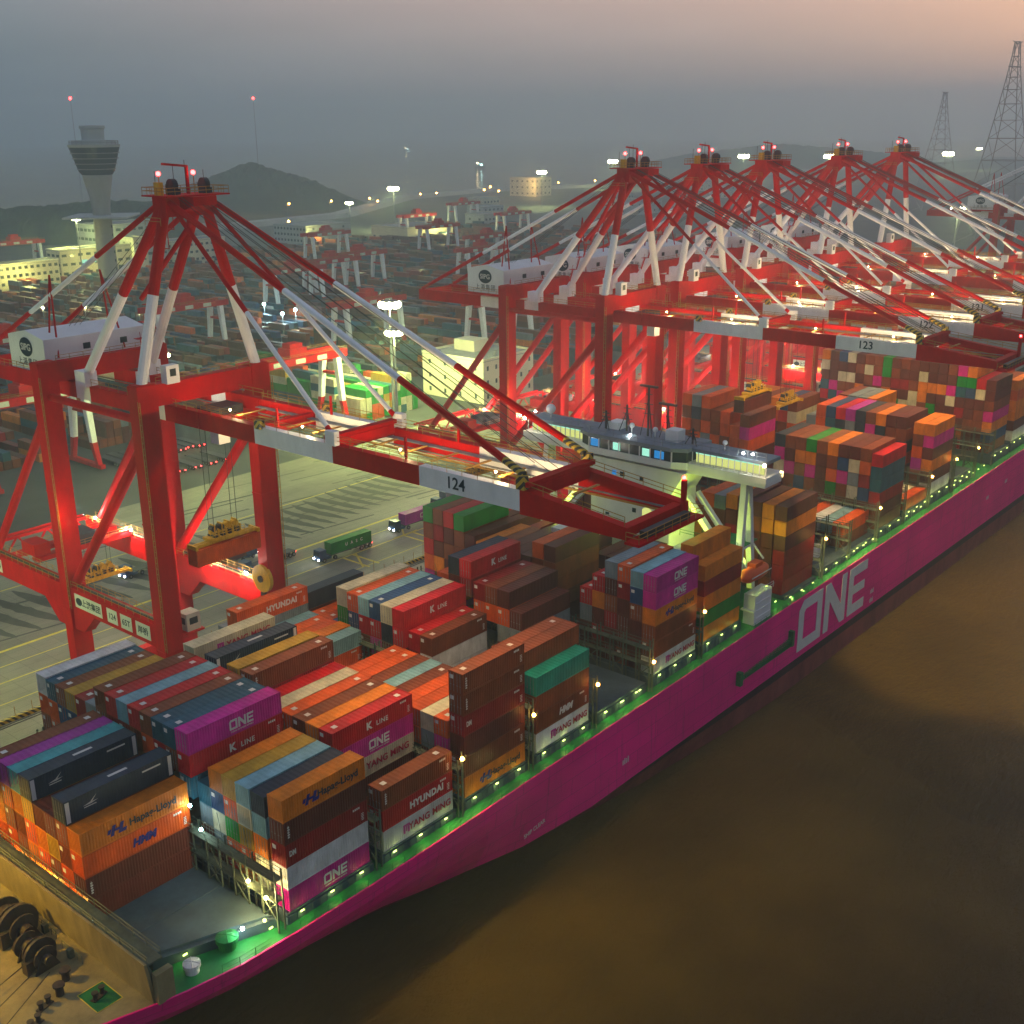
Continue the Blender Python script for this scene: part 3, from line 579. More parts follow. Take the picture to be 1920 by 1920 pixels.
for x,y,r,h,mn in ((-7.0,2.2,1.25,1.5,'deck'),(-11.8,1.9,.95,1.2,'ship')):
    mb=MB(); mb.lathe((0,0,0),[(r*.8,0),(r*.8,h*.6),(r,h*.62),(r,h*.95),(r*.5,h*1.05),(.02,h*1.1)],n=18)
    for k in range(6): mb.tube((0,0,h*1.09),(r*math.cos(k*PI/3),r*math.sin(k*PI/3),h*.99),.05,n=4)
    mb.build('ventilator',[M[mn]],ship,(x,y,-1.45))
# deck house with bridge
house=MB()
def trap(y0,y1,z0,z1,Y0,Y1,x0=102.2,x1=111,m=0):
    house.hexa([(x0,y0,z0),(x1,y0,z0),(x1,y1,z0),(x0,y1,z0),(x0,Y0,z1),(x1,Y0,z1),(x1,Y1,z1),(x0,Y1,z1)],m)
trap(16.4,33.8,-1,20,16.4,33.8); trap(16.4,33.8,20,24.8,13.6,36.6)
house.box(103.2,109.0,-1.6,50.8,24.8,25.5)                 # bridge deck slab
house.box(103.0,109.2,-1.8,51,25.5,26.6,0)                 # wing bulwark
house.prism([(101.4,16),(102.6,13.5),(110.5,13.5),(110.5,36.5),(102.6,36.5),(101.4,34)],'z',25.5,26.7)
house.prism([(101.2,16),(102.5,13.3),(110.6,13.3),(110.6,36.7),(102.5,36.7),(101.2,34)],'z',28.6,29.3,1)
house.box(104.0,109.0,-1.2,50.6,28.6,29.2,1)
M['bridgeroof']=paint('bridge_roof',(.17,.20,.24),rough=.6,var=.15,rnd=0)
dh=house.build('deckhouse',[M['ship'],M['bridgeroof']],ship)
gl=MB(); gl.prism([(101.6,16),(102.75,13.6),(110.3,13.6),(110.3,36.4),(102.75,36.4),(101.6,34)],'z',26.7,28.6); gl.build('bridge_window',[M['window']],dh)
fr=MB()
for k in range(9):
    y=16+18*k/8; fr.box(101.5,101.62,y-.12,y+.12,26.7,28.6)
for k in range(13):
    for y0,y1 in ((-1.2,13.2),(36.8,50.5)):
        y=y0+(y1-y0)*k/12; fr.box(103.9,104.05,y-.06,y+.06,26.6,28.6)
fr.build('window_frame',[M['ship']],dh)
for (a,b,mn,x) in ((17.6,19.6,'blue',101.55),(20.5,22.2,'teal',101.55),(27,28.6,'teal',101.55),(31.6,33.6,'blue',101.55),(-.6,12.8,'yel',104.6),(37.2,49.8,'yel',104.6)):
    w=MB(); w.box(x,x+.04,a,b,26.9 if mn!='yel' else 26.7,28.3); w.build('lit_window',[E_[mn]],dh)
    if mn=='yel':
        w=MB(); w.box(104.4,104.6,a,b,28.25,28.5); w.build('ceiling_light',[E_['teal']],dh)
rl=MB(); rl.rail([(104.2,-1,29.2),(104.2,13.3,29.2),(101.6,16.2,29.2),(101.6,33.8,29.2),(104.2,36.7,29.2),(104.2,50.4,29.2)],h=1.3,r=.045,step=1.6); rl.rail([(102.9,-1.7,26.6),(102.9,13.3,26.6)],h=.5,r=.04); rl.build('deckhouse_railing',[M['grey']],dh)
for (y,z,w_,mn) in ((28.6,22.4,.45,'blue'),(26.8,22.4,.5,'w'),(22.6,22.2,.35,'w'),(28.8,19.2,.45,'blue'),(26.6,19.0,.5,'w'),(24,16,.4,'w'),(20,18,.4,'w'),(30,14,.4,'w'),(20.5,13,.4,'w')):
    w=MB(); w.box(102.13,102.2,y-w_,y+w_,z-.4,z+.4); w.build('window',[M['window'] if mn=='w' else E_['blue']],dh)
for sy in (1,-1):          # pillars under the bridge wings
    yy=lambda y: y if sy>0 else 49.2-y
    p=MB()
    for dx in (0,4.2):
        p.bar((105.2-.4+dx*.25,yy(3.0),24.8),(102.6+dx*1.25,yy(2.4),4.5),1.1,1.0)
    p.bar((103.4,yy(2.6),13),(107.6,yy(2.6),13),.7)
    p.bar((104,yy(14.0),20.2),(104,yy(3.2),8.0),1.2,.9); p.bar((107.5,yy(14.0),20.2),(107.5,yy(3.2),8.0),1.0,.8)
    p.build('wing_pillar',[M['ship']],dh)
pl=MB(); pl.box(102,110,1.5,16.4,7.2,7.5); pl.rail([(102.1,1.6,7.5),(102.1,16.3,7.5)],r=.05); pl.box(102.4,110,9.5,16.4,7.5,10.2,1); pl.box(102,109,2.2,9.5,13.2,13.4); pl.rail([(102.1,2.3,13.4),(102.1,14,13.4)],r=.05); pl.build('side_platform',[M['deck'],M['ship']],dh)
tw=MB(); tw.box(103,109,-1.2,1.0,zdeck(104),5.2); tw.box(102.4,103,-1.4,1.2,2.2,2.5); tw.rail([(102.4,-1.4,5.2),(109,-1.4,5.2)],r=.05)
for k in range(4): tw.box(103.4,108.6,-1.35,-1.2,zdeck(104)+1.2+k*1.4,zdeck(104)+1.3+k*1.4)
tw.build('stair_tower',[M['ship']],dh)
ar=MB(); ar.prism([(20.2,0),(22.2,0),(22.2,1.6),(21.2,2.3),(20.2,1.6)],'x',102.1,102.17); ar.v=[(x,y,z+15.0) for x,y,z in ar.v]; ar.build('doorway',[E_['yel']],dh)
for (x,y,z,h) in ((106,24,29.3,9),(107,20.5,29.3,6),(106.5,29,29.3,5),(105.5,33,29.3,3.5),(106,14.5,29.2,3)):
    a=MB(); a.tube((x,y,z),(x,y,z+h),.22,n=6); 
    for k in range(3): a.box(x-.1,x+.1,y-1.1+.2*k,y+1.1-.2*k,z+h*(.45+.2*k),z+h*(.45+.2*k)+.12)
    for k in range(3): a.tube((x,y,z+h*.8),(x+1.4*math.cos(k*2.1),y+1.4*math.sin(k*2.1),z),.08,n=4)
    if h>5: a.box(x-.3,x+.3,y-1.8,y+1.8,z+h,z+h+.35)
    a.build('mast',[M['dark']],dh)
a=MB(); a.box(105,107.5,17.0,19.6,29.2,31.4); a.box(106,109,30.5,33,29.2,30.6); a.build('roof_locker',[M['ship']],dh)
for y,r in ((46.5,.95),(22.4,.5),(27.5,.5),(8,.45)):
    a=MB(); a.tube((106,y,29.2),(106,y,30.3),.15,n=6); a.ball((106,y,30.3+r*.8),r,n=14); a.build('radar_dome',[M['ship']],dh,smooth=True)
boat=empty('lifeboat',(104.0,-.2,9.2)); tag(boat,'closed orange lifeboat hanging beside the white bridge house','lifeboat')
b=MB(); prof=[(.02,-4.2),(.8,-3.9),(1.35,-2.6),(1.5,0),(1.4,2.4),(.8,3.7),(.02,4.1)]
b.lathe((0,0,0),prof,n=14); c=Matrix.Rotation(PI/2,3,'Y'); b.v=[(v.x,v.y,v.z*.95) for v in [c@Vector(v) for v in b.v]]; b.build('hull',[M['orange']],boat,smooth=True)
b=MB(); b.box(-1.2,1.4,-.8,.8,1.0,1.9); b.build('cabin',[M['orange']],boat); b=MB(); b.box(-3.4,3.4,-1.5,-1.42,.0,.15); b.build('grab_line',[M['ship']],boat)
b=MB()
for dx in (-3,3): b.bar((dx,0,1.6),(dx,2.2,4),.25)
b.build('davit',[M['ship']],ship,(104,-.2,9.2))

# deck lamps under the hatch coaming (bulb + light)
LIGHTS=[]
def lamp(loc,power,col=(1,.8,.45),r=.15,spot=None,aim=None):
    ld=bpy.data.lights.new('light','SPOT' if spot else 'POINT'); ld.energy=power; ld.color=col; ld.shadow_soft_size=r
    o=bpy.data.objects.new('light',ld); COL.objects.link(o); o.location=loc
    if spot:
        ld.spot_size=spot; ld.spot_blend=.6
        d=Vector(aim)-Vector(loc); o.rotation_euler=d.to_track_quat('-Z','Y').to_euler()
    return o
GY=(.80,1,.20)
bulb=MB(); bulb.box(-.25,.25,-.1,.0,-.07,.07); bulbme=bulb.mesh('deck_lamp',[E_['green']])
k=0
for bi,(ph,x,base,st) in enumerate(BAYS):
    if x>205: step=4.9
    for dx in (1.5,6.0,10.6):
        xx=x+dx; y0=-.22
        if x<-5: xx=x+1.8+dx*.95; y0=5.2-dx*.40-.9
        z=(base-.55) if x>-5 else -.5
        link('deck_lamp',bulbme,ship,(xx,y0,z+.05))
        lamp((xx,y0-.45,z+.02),55 if x<90 else 60,GY,.1); k+=1
for xx in (60,64,68,112.5,147,151,172,176,180,200,204,208,212,216,220): 
    link('deck_lamp',bulbme,ship,(xx,-.25,.2+zdeck(xx)+1)); lamp((xx,-.7,zdeck(xx)+1.1),55,GY,.1)
# amber masthead lamps at the outer ends of the lashing bridges
amb=MB(); amb.ball((0,0,0),.28,n=8); ambme=amb.mesh('lashing_lamp',[E_['amber']])
for xx,z in ((27.9,7.4),(42.3,7.6),(57.0,6.4),(86.4,8.0),(71.7,4.5),(130.3,8.3),(155.3,8.0),(183,8.2),(197.6,9.0),(212,8.6)):
    p=MB(); p.tube((xx-.2,-.9,zdeck(xx)),(xx-.2,-.9,z+.9),.11,n=6); p.rail([(xx-.6,-1.0,z-1),(xx+.5,-1.0,z-1)],r=.05); p.build('lamp_post',[M['lash']],ship)
    link('lashing_lamp',ambme,ship,(xx-.35,-1.15,z)); lamp((xx-.6,-1.5,z),110,(1,.5,.12),.2)
for (x,y,z,p,c,mn) in ((-16.6,24,1.9,3600,(1,.55,.08),'amber'),(-16.7,17.2,1.6,2600,(1,.55,.08),'amber'),(-16.8,31,2.2,2600,(1,.55,.08),'amber'),(-2.2,1.2,2.6,1500,(1,.75,.25),'warm'),(-2.0,4.5,3.2,500,(1,.8,.3),'warm'),(-1.8,14.9,8.6,180,(.8,1,1),'cool'),(-2.2,12.5,6.6,180,(.8,1,1),'cool'),(-3.5,.0,1.0,300,(.9,1,.5),'green'),(-5.6,1.2,.6,420,(.75,1,.8),'white')):
    mb=MB(); mb.ball((0,0,0),.22,n=8); mb.build('work_lamp',[E_[mn]],ship,(x,y,z)); lamp((x-.4,y-.3,z+.1),p,c,.25)
# fore mast flood that throws warm light over the fore deck and breakwater
fm=MB(); fm.tube((-34,24.6,-1.4),(-34,24.6,16),.5,n=10); fm.box(-34.2,-33,22.6,26.6,14.5,14.8); fm.build('fore_mast',[M['olive']],ship)
lamp((-33,26,14.3),24000,(1,.58,.03),.4,spot=1.9,aim=(-20,20,-2)); lamp((-20,40,6),6000,(1,.58,.03),.4,spot=2.2,aim=(-19,25,-1)); 
for (x,y,z,p) in ((100.2,7.0,12.2,6500),(100.6,11.0,18.5,3500),(104.5,1.0,3.5,900),(110,3,10,2500),(100.4,40,15,3000)):
    lamp((x,y,z),p*.55,(.72,1,.10),.3)
lamp((107,-2.2,28.5),150000,(1,.74,.26),.6,spot=1.15,aim=(166,-30,ZW)); lamp((27.5,-1.6,9),20000,(1,.78,.2),.6,spot=2.2,aim=(26,-34,ZW))
for (x,y,z,mn) in ((101.0,5.2,13.6,'cool'),(102.6,47.6,31.0,'white'),(102.6,49.4,30.4,'white'),(102.5,-1.6,29.0,'warm'),(103,50.6,29.2,'warm'),(104,26.5,29.5,'white'),(103.5,1.2,30.3,'white'),(103.5,3,30.2,'white')):
    mb=MB(); mb.ball((0,0,0),.32 if mn!='white' else .22,n=8); mb.build('deckhouse_lamp',[E_[mn]],dh,(x,y,z)); lamp((x-.5,y,z),260 if mn=='warm' else 120,(1,.7,.25) if mn=='warm' else (.8,1,.9),.2)

# ------------------------------------------------------------------ quay cranes
RD,WH=M['red'],M['white']
def band_tube(mb,a,b,r,stops,n=10):
    """tube with colour bands; stops: [(fraction,material index)...]"""
    a=Vector(a); b=Vector(b); f0=0
    for f1,mi in stops:
        mb.tube(a.lerp(b,f0),a.lerp(b,f1),r,n=n,m=mi); f0=f1
def make_crane(number,loc):
    t=empty('quay_crane',loc)
    for sx in (-1,1):
        for y in (0,28):
            mb=MB(); x=10.4*sx
            mb.box(x-1.7,x+1.7,y-1.2,y+1.2,4.5,59.6); mb.box(x-1.5,x+1.5,y-1.0,y+1.0,59.6,59.75)
            mb.box(x-1.78,x+1.78,y-1.28,y+1.28,16.8,17.2); mb.box(x-1.78,x+1.78,y-1.28,y+1.28,38,38.25)
            l=mb.build('leg',RD,t)
            if sx<0 or y==0:
                lad=MB(); 
                for k in range(44): lad.box(x+sx*1.75-.03,x+sx*1.75+.03,y-1.75,y-1.25,18+k*.9,18.08+k*.9)
                lad.box(x+sx*1.75-.05,x+sx*1.75+.05,y-1.8,y-1.72,17.5,57.5); lad.box(x+sx*1.75-.05,x+sx*1.75+.05,y-1.3,y-1.22,17.5,57.5); lad.build('ladder',M['railing'],l)
        mb=MB(); x=10.6*sx
        mb.box(x-1.1,x+1.1,-1.0,57.5,17.3,21.2); mb.hexa([(x-1.05,24,13.5),(x+1.05,24,13.5),(x+1.05,26.8,13.5),(x-1.05,26.8,13.5),(x-1.05,20,17.3),(x+1.05,20,17.3),(x+1.05,26.8,17.3),(x-1.05,26.8,17.3)]); mb.hexa([(x-1.05,29.2,13.5),(x+1.05,29.2,13.5),(x+1.05,32,13.5),(x-1.05,32,13.5),(x-1.05,29.2,17.3),(x+1.05,29.2,17.3),(x+1.05,36,17.3),(x-1.05,36,17.3)])
        pb=mb.build('portal_beam',RD,t)
        r=MB(); r.rail([(x-1.0,1.5,21.2),(x-1.0,26.5,21.2)],h=1.2,r=.05,step=2); r.rail([(x-1.0,29.5,21.2),(x-1.0,57,21.2)],h=1.2,r=.05,step=2); r.rail([(x+1.0,1.5,21.2),(x+1.0,26.5,21.2)],h=1.2,r=.05,step=2); r.rail([(x+1.0,29.5,21.2),(x+1.0,57,21.2)],h=1.2,r=.05,step=2); r.box(x-.25,x+.25,1.4,57.4,21.2,21.5,1); r.build('walkway',[M['railing'],M['dark']],pb)
        mb=MB(); mb.tube((10.4*sx,1.2,54),(10.4*sx,26.8,54),.62,n=12); mb.build('tie_beam',RD,t)
        mb=MB(); mb.tube((10.4*sx,.6,51),(10.4*sx,27,21.4),.85,n=12); mb.build('diagonal_brace',RD,t)
        mb=MB(); mb.tube((10.4*sx,29,51),(10.5*sx,54,21.2),.75,n=12); mb.build('diagonal_brace',RD,t)
    for y in (0,28):
        mb=MB(); mb.box(-12.5,12.5,y-.9,y+.9,2.6,5.0)
        for sx in (-1,1):
            for k in (-2.2,0,2.2): mb.box(10.4*sx+k-.9,10.4*sx+k+.9,y-.6,y+.6,.5,2.5)
        mb.build('sill_beam',RD,t)
        mb=MB(); mb.box(-8.7,8.7,y-1.0,y+1.0,56.2,59.4); mb.box(-8.9,8.9,y-1.15,y-1.0,59.4,59.5)
        cbm=mb.build('cross_beam',RD,t)
        r=MB(); r.rail([(-8.6,y-.9,59.4),(8.6,y-.9,59.4)],h=1.1,r=.05); r.build('railing',M['railing'],cbm)
    # portal end truss
    mb=MB(); 
    for z in (17.6,21.4): mb.bar((-10.6,58,z),(10.6,58,z),.55); mb.bar((-10.6,60,z),(10.6,60,z),.45)
    for k in range(7):
        a=-10.6+k*3.03; mb.bar((a,58,17.6 if k%2 else 21.4),(a+3.03,58,21.4 if k%2 else 17.6),.3)
    mb.build('end_truss',RD,t)
    # main girders and boom
    for sx in (-1,1):
        xc=5.6*sx; mb=MB()
        def seg(y0,y1,z0,z1,m): mb.box(xc-.6,xc+.6,y0,y1,53.25,z1,m)
        for y0,y1,mi in ((61,40,0),(40,33,1),(33,26.2,0),(26.2,22,1),(22,5,0),(5,1.2,1),(1.2,-7,0)): seg(y1+.0,y0,53.7,55.8,mi)
        gd=mb.build('main_girder',[RD,WH],t)
        r=MB(); r.rail([(xc+sx*.55,-7,55.8),(xc+sx*.55,24,55.8)],h=1.15,r=.045); r.rail([(xc+sx*.55,44,55.8),(xc+sx*.55,60.5,55.8)],h=1.15,r=.045); r.build('walkway',M['railing'],gd)
        mb=MB()
        for y0,y1,mi in ((-7.2,-20.3,0),(-20.3,-36.6,1),(-36.6,-52.5,0),(-52.5,-68.6,1)): seg(y1,y0,53.7,55.8,mi)
        mb.hexa([(xc-.62,-83.5,53.0),(xc+.62,-83.5,53.0),(xc+.62,-68.6,52.9),(xc-.62,-68.6,52.9),(xc-.62,-83.5,54.4),(xc+.62,-83.5,54.4),(xc+.62,-68.6,55.95),(xc-.62,-68.6,55.95)],0)
        bg=mb.build('boom_girder',[RD,WH],t)
        r=MB(); r.rail([(xc+sx*.55,-8,55.8),(xc+sx*.55,-67,55.8)],h=1.15,r=.045); r.rail([(xc+sx*.3,-69,55.9),(xc+sx*.3,-83,54.4)],h=1.1,r=.05); r.rail([(xc-sx*.5,-8,55.8),(xc-sx*.5,-67,55.8)],h=1.0,r=.045,step=3); r.build('walkway',M['railing'],bg)
        tr=MB(); tr.box(xc-sx*.8-.14,xc-sx*.8+.14,-82,58,53.5,53.65); tr.box(xc-sx*1.5-.5,xc-sx*1.5+.5,-66,-8,54.8,54.9); tr.build('trolley_rail',M['grey'],t)
    for y in (-36,-69.5): mb=MB(); mb.box(-5,5,y-.8,y+.8,54.9,56.4); mb.box(-6.4,6.4,y-.6,y+.6,56.35,56.9); mb.build('boom_tie',RD,t)
    for a,b,c,d in ((-83.4,-82.2,53.2,54.3),(-20,-19,53.9,55.5),(60,60.9,53.9,55.6)): mb=MB(); mb.box(-5,5,a,b,c,d); mb.build('boom_tie',RD,t)
    mb=MB(); mb.box(-6.6,6.6,-85.4,-83.5,52.7,53.0); mb.rail([(-6.5,-83.6,53.0),(-6.5,-85.3,53.0),(6.5,-85.3,53.0),(6.5,-83.6,53.0)],r=.05,step=1.5,m=1); mb.box(4.6,5.1,-83.9,-83.4,53.0,57.2); mb.box(-4.5,4.5,-84.8,-84,53.0,53.8,2); mb.build('tip_platform',[RD,M['railing'],M['dark']],t)
    for y in (-24,-49): 
        for sx in (-1,1): mb=MB(); mb.bar((4.9*sx,y,55.8),(4.9*sx,y,58.6),.28); mb.build('post',RD,t)
    for sx in (-1,1):
        for a,b,c,d,m_ in ((-37.6,-35.8,55.8,57.7,WH),(-22.2,-21,55.6,56.8,M['hazard']),(-69.6,-68.4,56.0,57.6,M['hazard'])): mb=MB(); mb.box(6.2*sx-.45,6.2*sx+.45,a,b,c,d); mb.build('bracket',m_,t)
    mb=MB()
    for x in (-4.2,4.2): mb.box(x-.12,x+.12,-82,-8,53.2,53.4)
    for k in range(12): mb.box(-2.5,2.5,-12-k*5.6,-11.6-k*5.6,55.2,55.35)
    mb.build('festoon_rail',M['railing'],t)
    # A frame
    for sx in (-1,1):
        mb=MB(); band_tube(mb,(10.4*sx,0,59.6),(3.4*sx,0,85),.80,((.50,1),(1,0)),12); mb.build('a_frame_tube',[RD,WH],t)
        mb=MB(); band_tube(mb,(6.0*sx,22.5,57.5),(3.0*sx,1,85),.78,((.5,1),(1,0)),12); mb.box(6*sx-1.1,6*sx+1.1,21.5,24.5,55.8,58.2,1); mb.build('a_frame_tube',[RD,WH],t)
        mb=MB(); band_tube(mb,(3.4*sx,1,85.2),(5.8*sx,60,56),.42,((.30,0),(.66,1),(1,0)),8); mb.build('back_stay',[RD,WH],t)
        mb=MB(); band_tube(mb,(3.2*sx,-1,85),(5.8*sx,-36,57.4),.34,((.5,0),(.98,1),(1,0)),8); mb.build('fore_stay',[RD,WH],t)
        mb=MB(); band_tube(mb,(3.6*sx,-1,85.4),(5.8*sx,-69,57.6),.46,((.38,0),(.70,1),(.955,0),(1,2)),8); mb.build('fore_stay',[RD,WH,M['hazard']],t)
        mb=MB(); band_tube(mb,(3.4*sx,.3,84.5),(-1.0*sx,12.5,70),.4,((1,0),),8); mb.build('a_frame_strut',[RD],t)
        mb=MB(); mb.tube((-9*sx if 0 else 6.2*sx,34,57),(4.6*sx,33,72.6),.16,n=6); mb.tube((6.2*sx,30.5,59.4),(4.6*sx,33,72.6),.16,n=6); mb.build('stay_support',RD,t)
    for k in range(8):
        x=-2.8+k*.8; mb=MB(); mb.tube((x,-1.8,86.2-.15*(k%3)),(x*1.25,-67-(k%2)*3,57.2+.25*(k%3)),.055,n=4,caps=False); mb.build('rope',M['rope'],t)
    for k in range(3):
        mb=MB(); mb.tube((-1+k,1.5,86),(-1+k,36,63),.05,n=4,caps=False); mb.build('rope',M['rope'],t)
    mb=MB(); mb.box(-4.4,4.4,-1.6,1.6,83.2,86.0); mb.box(-5.2,5.6,-3.4,3.0,86.0,86.2); mb.hexa([(-2,-5,84.8),(2,-5,84.8),(2,-1.6,83.8),(-2,-1.6,83.8),(-2,-5,86),(2,-5,86),(2,-1.6,86),(-2,-1.6,86)])
    ap=mb.build('apex_beam',RD,t)
    mb=MB(); mb.rail([(-5.1,-3.3,86.2),(5.5,-3.3,86.2),(5.5,2.9,86.2),(-5.1,2.9,86.2),(-5.1,-3.3,86.2)],r=.05,step=1.2); mb.rail([(-5.1,2.9,82),(-5.1,-1,82)],r=.05); mb.build('railing',M['railing'],ap)
    mb=MB(); mb.bar((.8,0,86.2),(.8,0,90.2),.34); mb.bar((.8,0,90.1),(-3.3,0,90.5),.32); mb.build('service_jib',RD,ap)
    for x in (-2.3,3.2): mb=MB(); mb.tube((x-.4,-.6,87.5),(x+.4,-.6,87.5),.95,n=14); mb.box(x-.45,x+.45,-1.3,.4,86.2,87.7); mb.box(x+.5,x+1.2,-.8,.6,86.2,87.0); mb.build('sheave',M['dark'],ap)
    mb=MB(); mb.box(-4.6,-3.8,-.6,.6,86.2,88.0); mb.build('cabinet',M['yellow'],ap)
    for k in range(4): mb=MB(); mb.tube((-3.6+k*2.6,1.6-.8*(k%2),86.2),(-3.6+k*2.6,1.6-.8*(k%2),89.5+.7*(k%3)),.05,n=4); mb.build('aerial',M['dark'],ap)
    for x in (-4.3,1.6):
        mb=MB(); mb.ball((x,-.4,89.2),.34,n=8); mb.build('beacon',E_['red'],ap)
        mb=MB(); mb.tube((x,-.4,86.2),(x,-.4,89),.07,n=5); mb.build('beacon_post',M['railing'],ap)
    mb=MB()
    z=60; x=-1.5; 
    for k in range(8):
        a=(2.6-.3*k,19.5-2.2*k,z+3.0*k); b=(1.2-.3*k,17.5-2.2*k,z+3.0*k+3.0)
        mb.bar(a,b,.12,.5); mb.box(b[0]-.9,b[0]+.7,b[1]-.8,b[1]+.5,b[2]-.05,b[2]+.05,0)
        mb.tube((a[0],a[1],a[2]+1),(b[0],b[1],b[2]+1),.05,n=4)
    mb.build('stair',[RD],t)
    # machinery house
    mb=MB(); mb.prism([(30.6,57.0),(42,57.0),(42,62.6),(36.3,63.7),(30.6,62.6)],'x',-8.5,10.5); mb.box(-8.9,10.9,30.2,42.4,56.5,57.0,1)
    hs=mb.build('machinery_house',[M['house'],RD],t)
    r=MB(); r.rail([(-8.8,30.3,57),(-8.8,42.3,57)],r=.05); r.rail([(-8.8,30.3,57),(10.8,30.3,57)],r=.05); r.build('railing',M['railing'],hs)
    for x in (-1.5,5.5): w=MB(); w.box(x,x+1.3,30.52,30.6,60.2,61.2); w.build('window',M['window'],hs)
    d=MB(); n=24
    d.prism([(2.05*math.cos(2*PI*i/n),1.6*math.sin(2*PI*i/n)) for i in range(n)],'z',0,.05); letter(d.mesh('logo',[M['ink']]),hs,(-8.53,36.4,60.9),R_X,'logo')
    letter(text_mesh('SIPG',1.6,M['whiteink'],bold=.03),hs,(-8.62,36.4,60.85),R_X)
    letter(text_mesh('上港集团',1.45,M['ink'],space=1.25),hs,(-8.53,36.4,58.3),R_X)
    mb=MB(); mb.box(-7.6,-5.4,-2.4,-.9,59.5,62.2); mb.box(-7.0,-6,-2.45,-2.4,60.6,61.7,1); mb.build('electric_house',[M['house'],M['window']],t)
    mb=MB(); mb.box(-7.9,-5.4,-1.4,1.0,19.5,22.4); mb.box(-7.95,-7.9,-.9,.5,20.6,21.7,1); mb.box(-7.4,-5.9,-1.45,-1.4,20.6,21.7,1); mb.box(-8.3,-5,-1.8,1.4,19.2,19.5,2); mb.build('operator_cabin',[M['cream'],M['window'],RD],t)
    # lower (portal) trolley
    mb=MB(); mb.box(-9.5,9.5,41,43,21.6,22.4); mb.box(-9.5,9.5,46,48,21.6,22.4); mb.box(-9.4,-6.4,42,46.5,22.4,24.6); mb.rail([(-5,40.9,22.4),(9.5,40.9,22.4)],r=.05,m=1); mb.box(-3,3,41.5,47,22.4,24.2,2); mb.rail([(-5,48,22.4),(9.5,48,22.4)],r=.05,m=1)
    mb.tube((-4.2,43,24.2),(-2.4,43,24.2),1.3,n=14,m=2); mb.build('portal_trolley',[RD,M['railing'],M['dark']],t)
    mb=MB(); mb.tube((8.2,.2,23.2),(8.9,.2,23.2),2.4,n=22); mb.tube((7.9,.2,23.2),(9.2,.2,23.2),.6,n=10,m=1); mb.box(8.3,8.8,-.4,.8,20.0,22.5,1); mb.build('cable_reel',[M['yellow'],M['dark']],t)
    # main trolley
    ty=-3.8
    mb=MB(); mb.box(-4.6,4.6,ty-3.5,ty+3.5,53.2,54.0); mb.box(-3,3,ty-2,ty+2,54,55.2,1); mb.box(-4.4,-2.4,ty-5.5,ty-3.5,50.8,53.2,2); mb.build('trolley',[RD,M['dark'],M['house']],t)
    # signs on the lower portal beam
    x=-11.72
    for (y0,y1,s,lg) in ((25.5,17.2,'上港集团',1),(15.6,12.6,number,0),(11.6,8.4,'65T',0),(7.2,3.2,'岸桥',0)):
        mb=MB(); mb.box(x-.04,x,y1,y0,18.0,20.5); sg=mb.build('sign',M['plate'],t)
        if s==number: t['numsign']=1
        letter(text_mesh(s,1.45,M['ink'],bold=.02),sg,(x-.055,(y0+y1)/2-(.9 if lg else 0),19.2),R_X,'number' if s==number else 'lettering')
        if lg:
            d=MB(); d.prism([(.95*math.cos(2*PI*i/n),.7*math.sin(2*PI*i/n)) for i in range(n)],'z',0,.02); letter(d.mesh('logo',[M['ink']]),sg,(x-.045,y0-1.3,19.2),R_X,'logo')
    mb=MB(); mb.box(x-.04,x,50.5,53.5,18.0,20.5); sg=mb.build('sign',M['plate'],t); letter(text_mesh(number,1.5,M['ink'],bold=.02),sg,(x-.055,52,19.2),R_X,'number')
    letter(text_mesh(number,2.1,M['ink'],bold=.03),t,(-6.24,-58.6,54.55),R_X,'number')
    # flood lamps (bulbs)
    for (lx,ly,lz) in ((9.2,53,22.6),(9.2,40.5,22.8),(9.2,15.5,22.6),(9.2,5.5,22.6),(-9.2,47,21.9),(-3.9,-12,56.4),(-3.9,-28,56.4),(-3.9,-47,56.4),(-3.9,-63,56.4)):
        b=MB(); b.ball((lx,ly,lz),.26 if lz<30 else .16,n=8); b.build('flood_lamp',E_['white'] if lz<30 else E_['warm'],t)
    b=MB(); b.ball((4.85,-83.6,57.5),.24,n=8); b.build('beacon',E_['red'],t)
    return t
def crane_lights(x,big):
    c=(1,.93,.80)
    for (lx,ly,lz,p) in ((8.2,53,23.0,6000),(8.2,40.5,23.2,6000),(8.2,15.5,23.0,6000),(8.2,5.5,23.0,6000),(-8.6,47,20.3,1500)):
        lamp((x+lx,60+ly,lz-12),p*big,c,.3)
    for (ly,p) in ((-12,3000),(-28,3600),(-47,3200),(-63,3600)):
        lamp((x-2.6,60+ly,56.0-12),p*min(big,1.5),(1,.74,.38),.25)
    lamp((x-2,60+2,50-12),1600*big,(1,.9,.75),.4)
    for lx,ly in ((-4.6,-60),(4.6,-66),(4.6,-40),(-4.6,-38)): lamp((x+lx,60+ly,40.8),10000*min(big,1.2),(1,.64,.20),.3,spot=1.9,aim=(x+lx,60+ly,0))
    for ly in (8,24): lamp((x-12.6,60+ly,34-12),650*big,(1,.62,.22),.4)
CR=[(36.5,'124'),(152.4,'123'),(182.4,'122'),(213,'121'),(256,'120'),(297,'119'),(487,'118')]
where={'124':'nearest red and white quay crane, reaching over the third bay','123':'red and white quay crane numbered 123, standing behind the bridge','122':'red and white quay crane numbered 122, third from the left','121':'red and white quay crane numbered 121, in the middle of the row','120':'red and white quay crane third from the far right end of row','119':'red and white quay crane, last of the tight group beneath small pylon','118':'hazy lone quay crane at the right edge in front of tall pylon'}
first=make_crane('124',(36.5,60,-12))
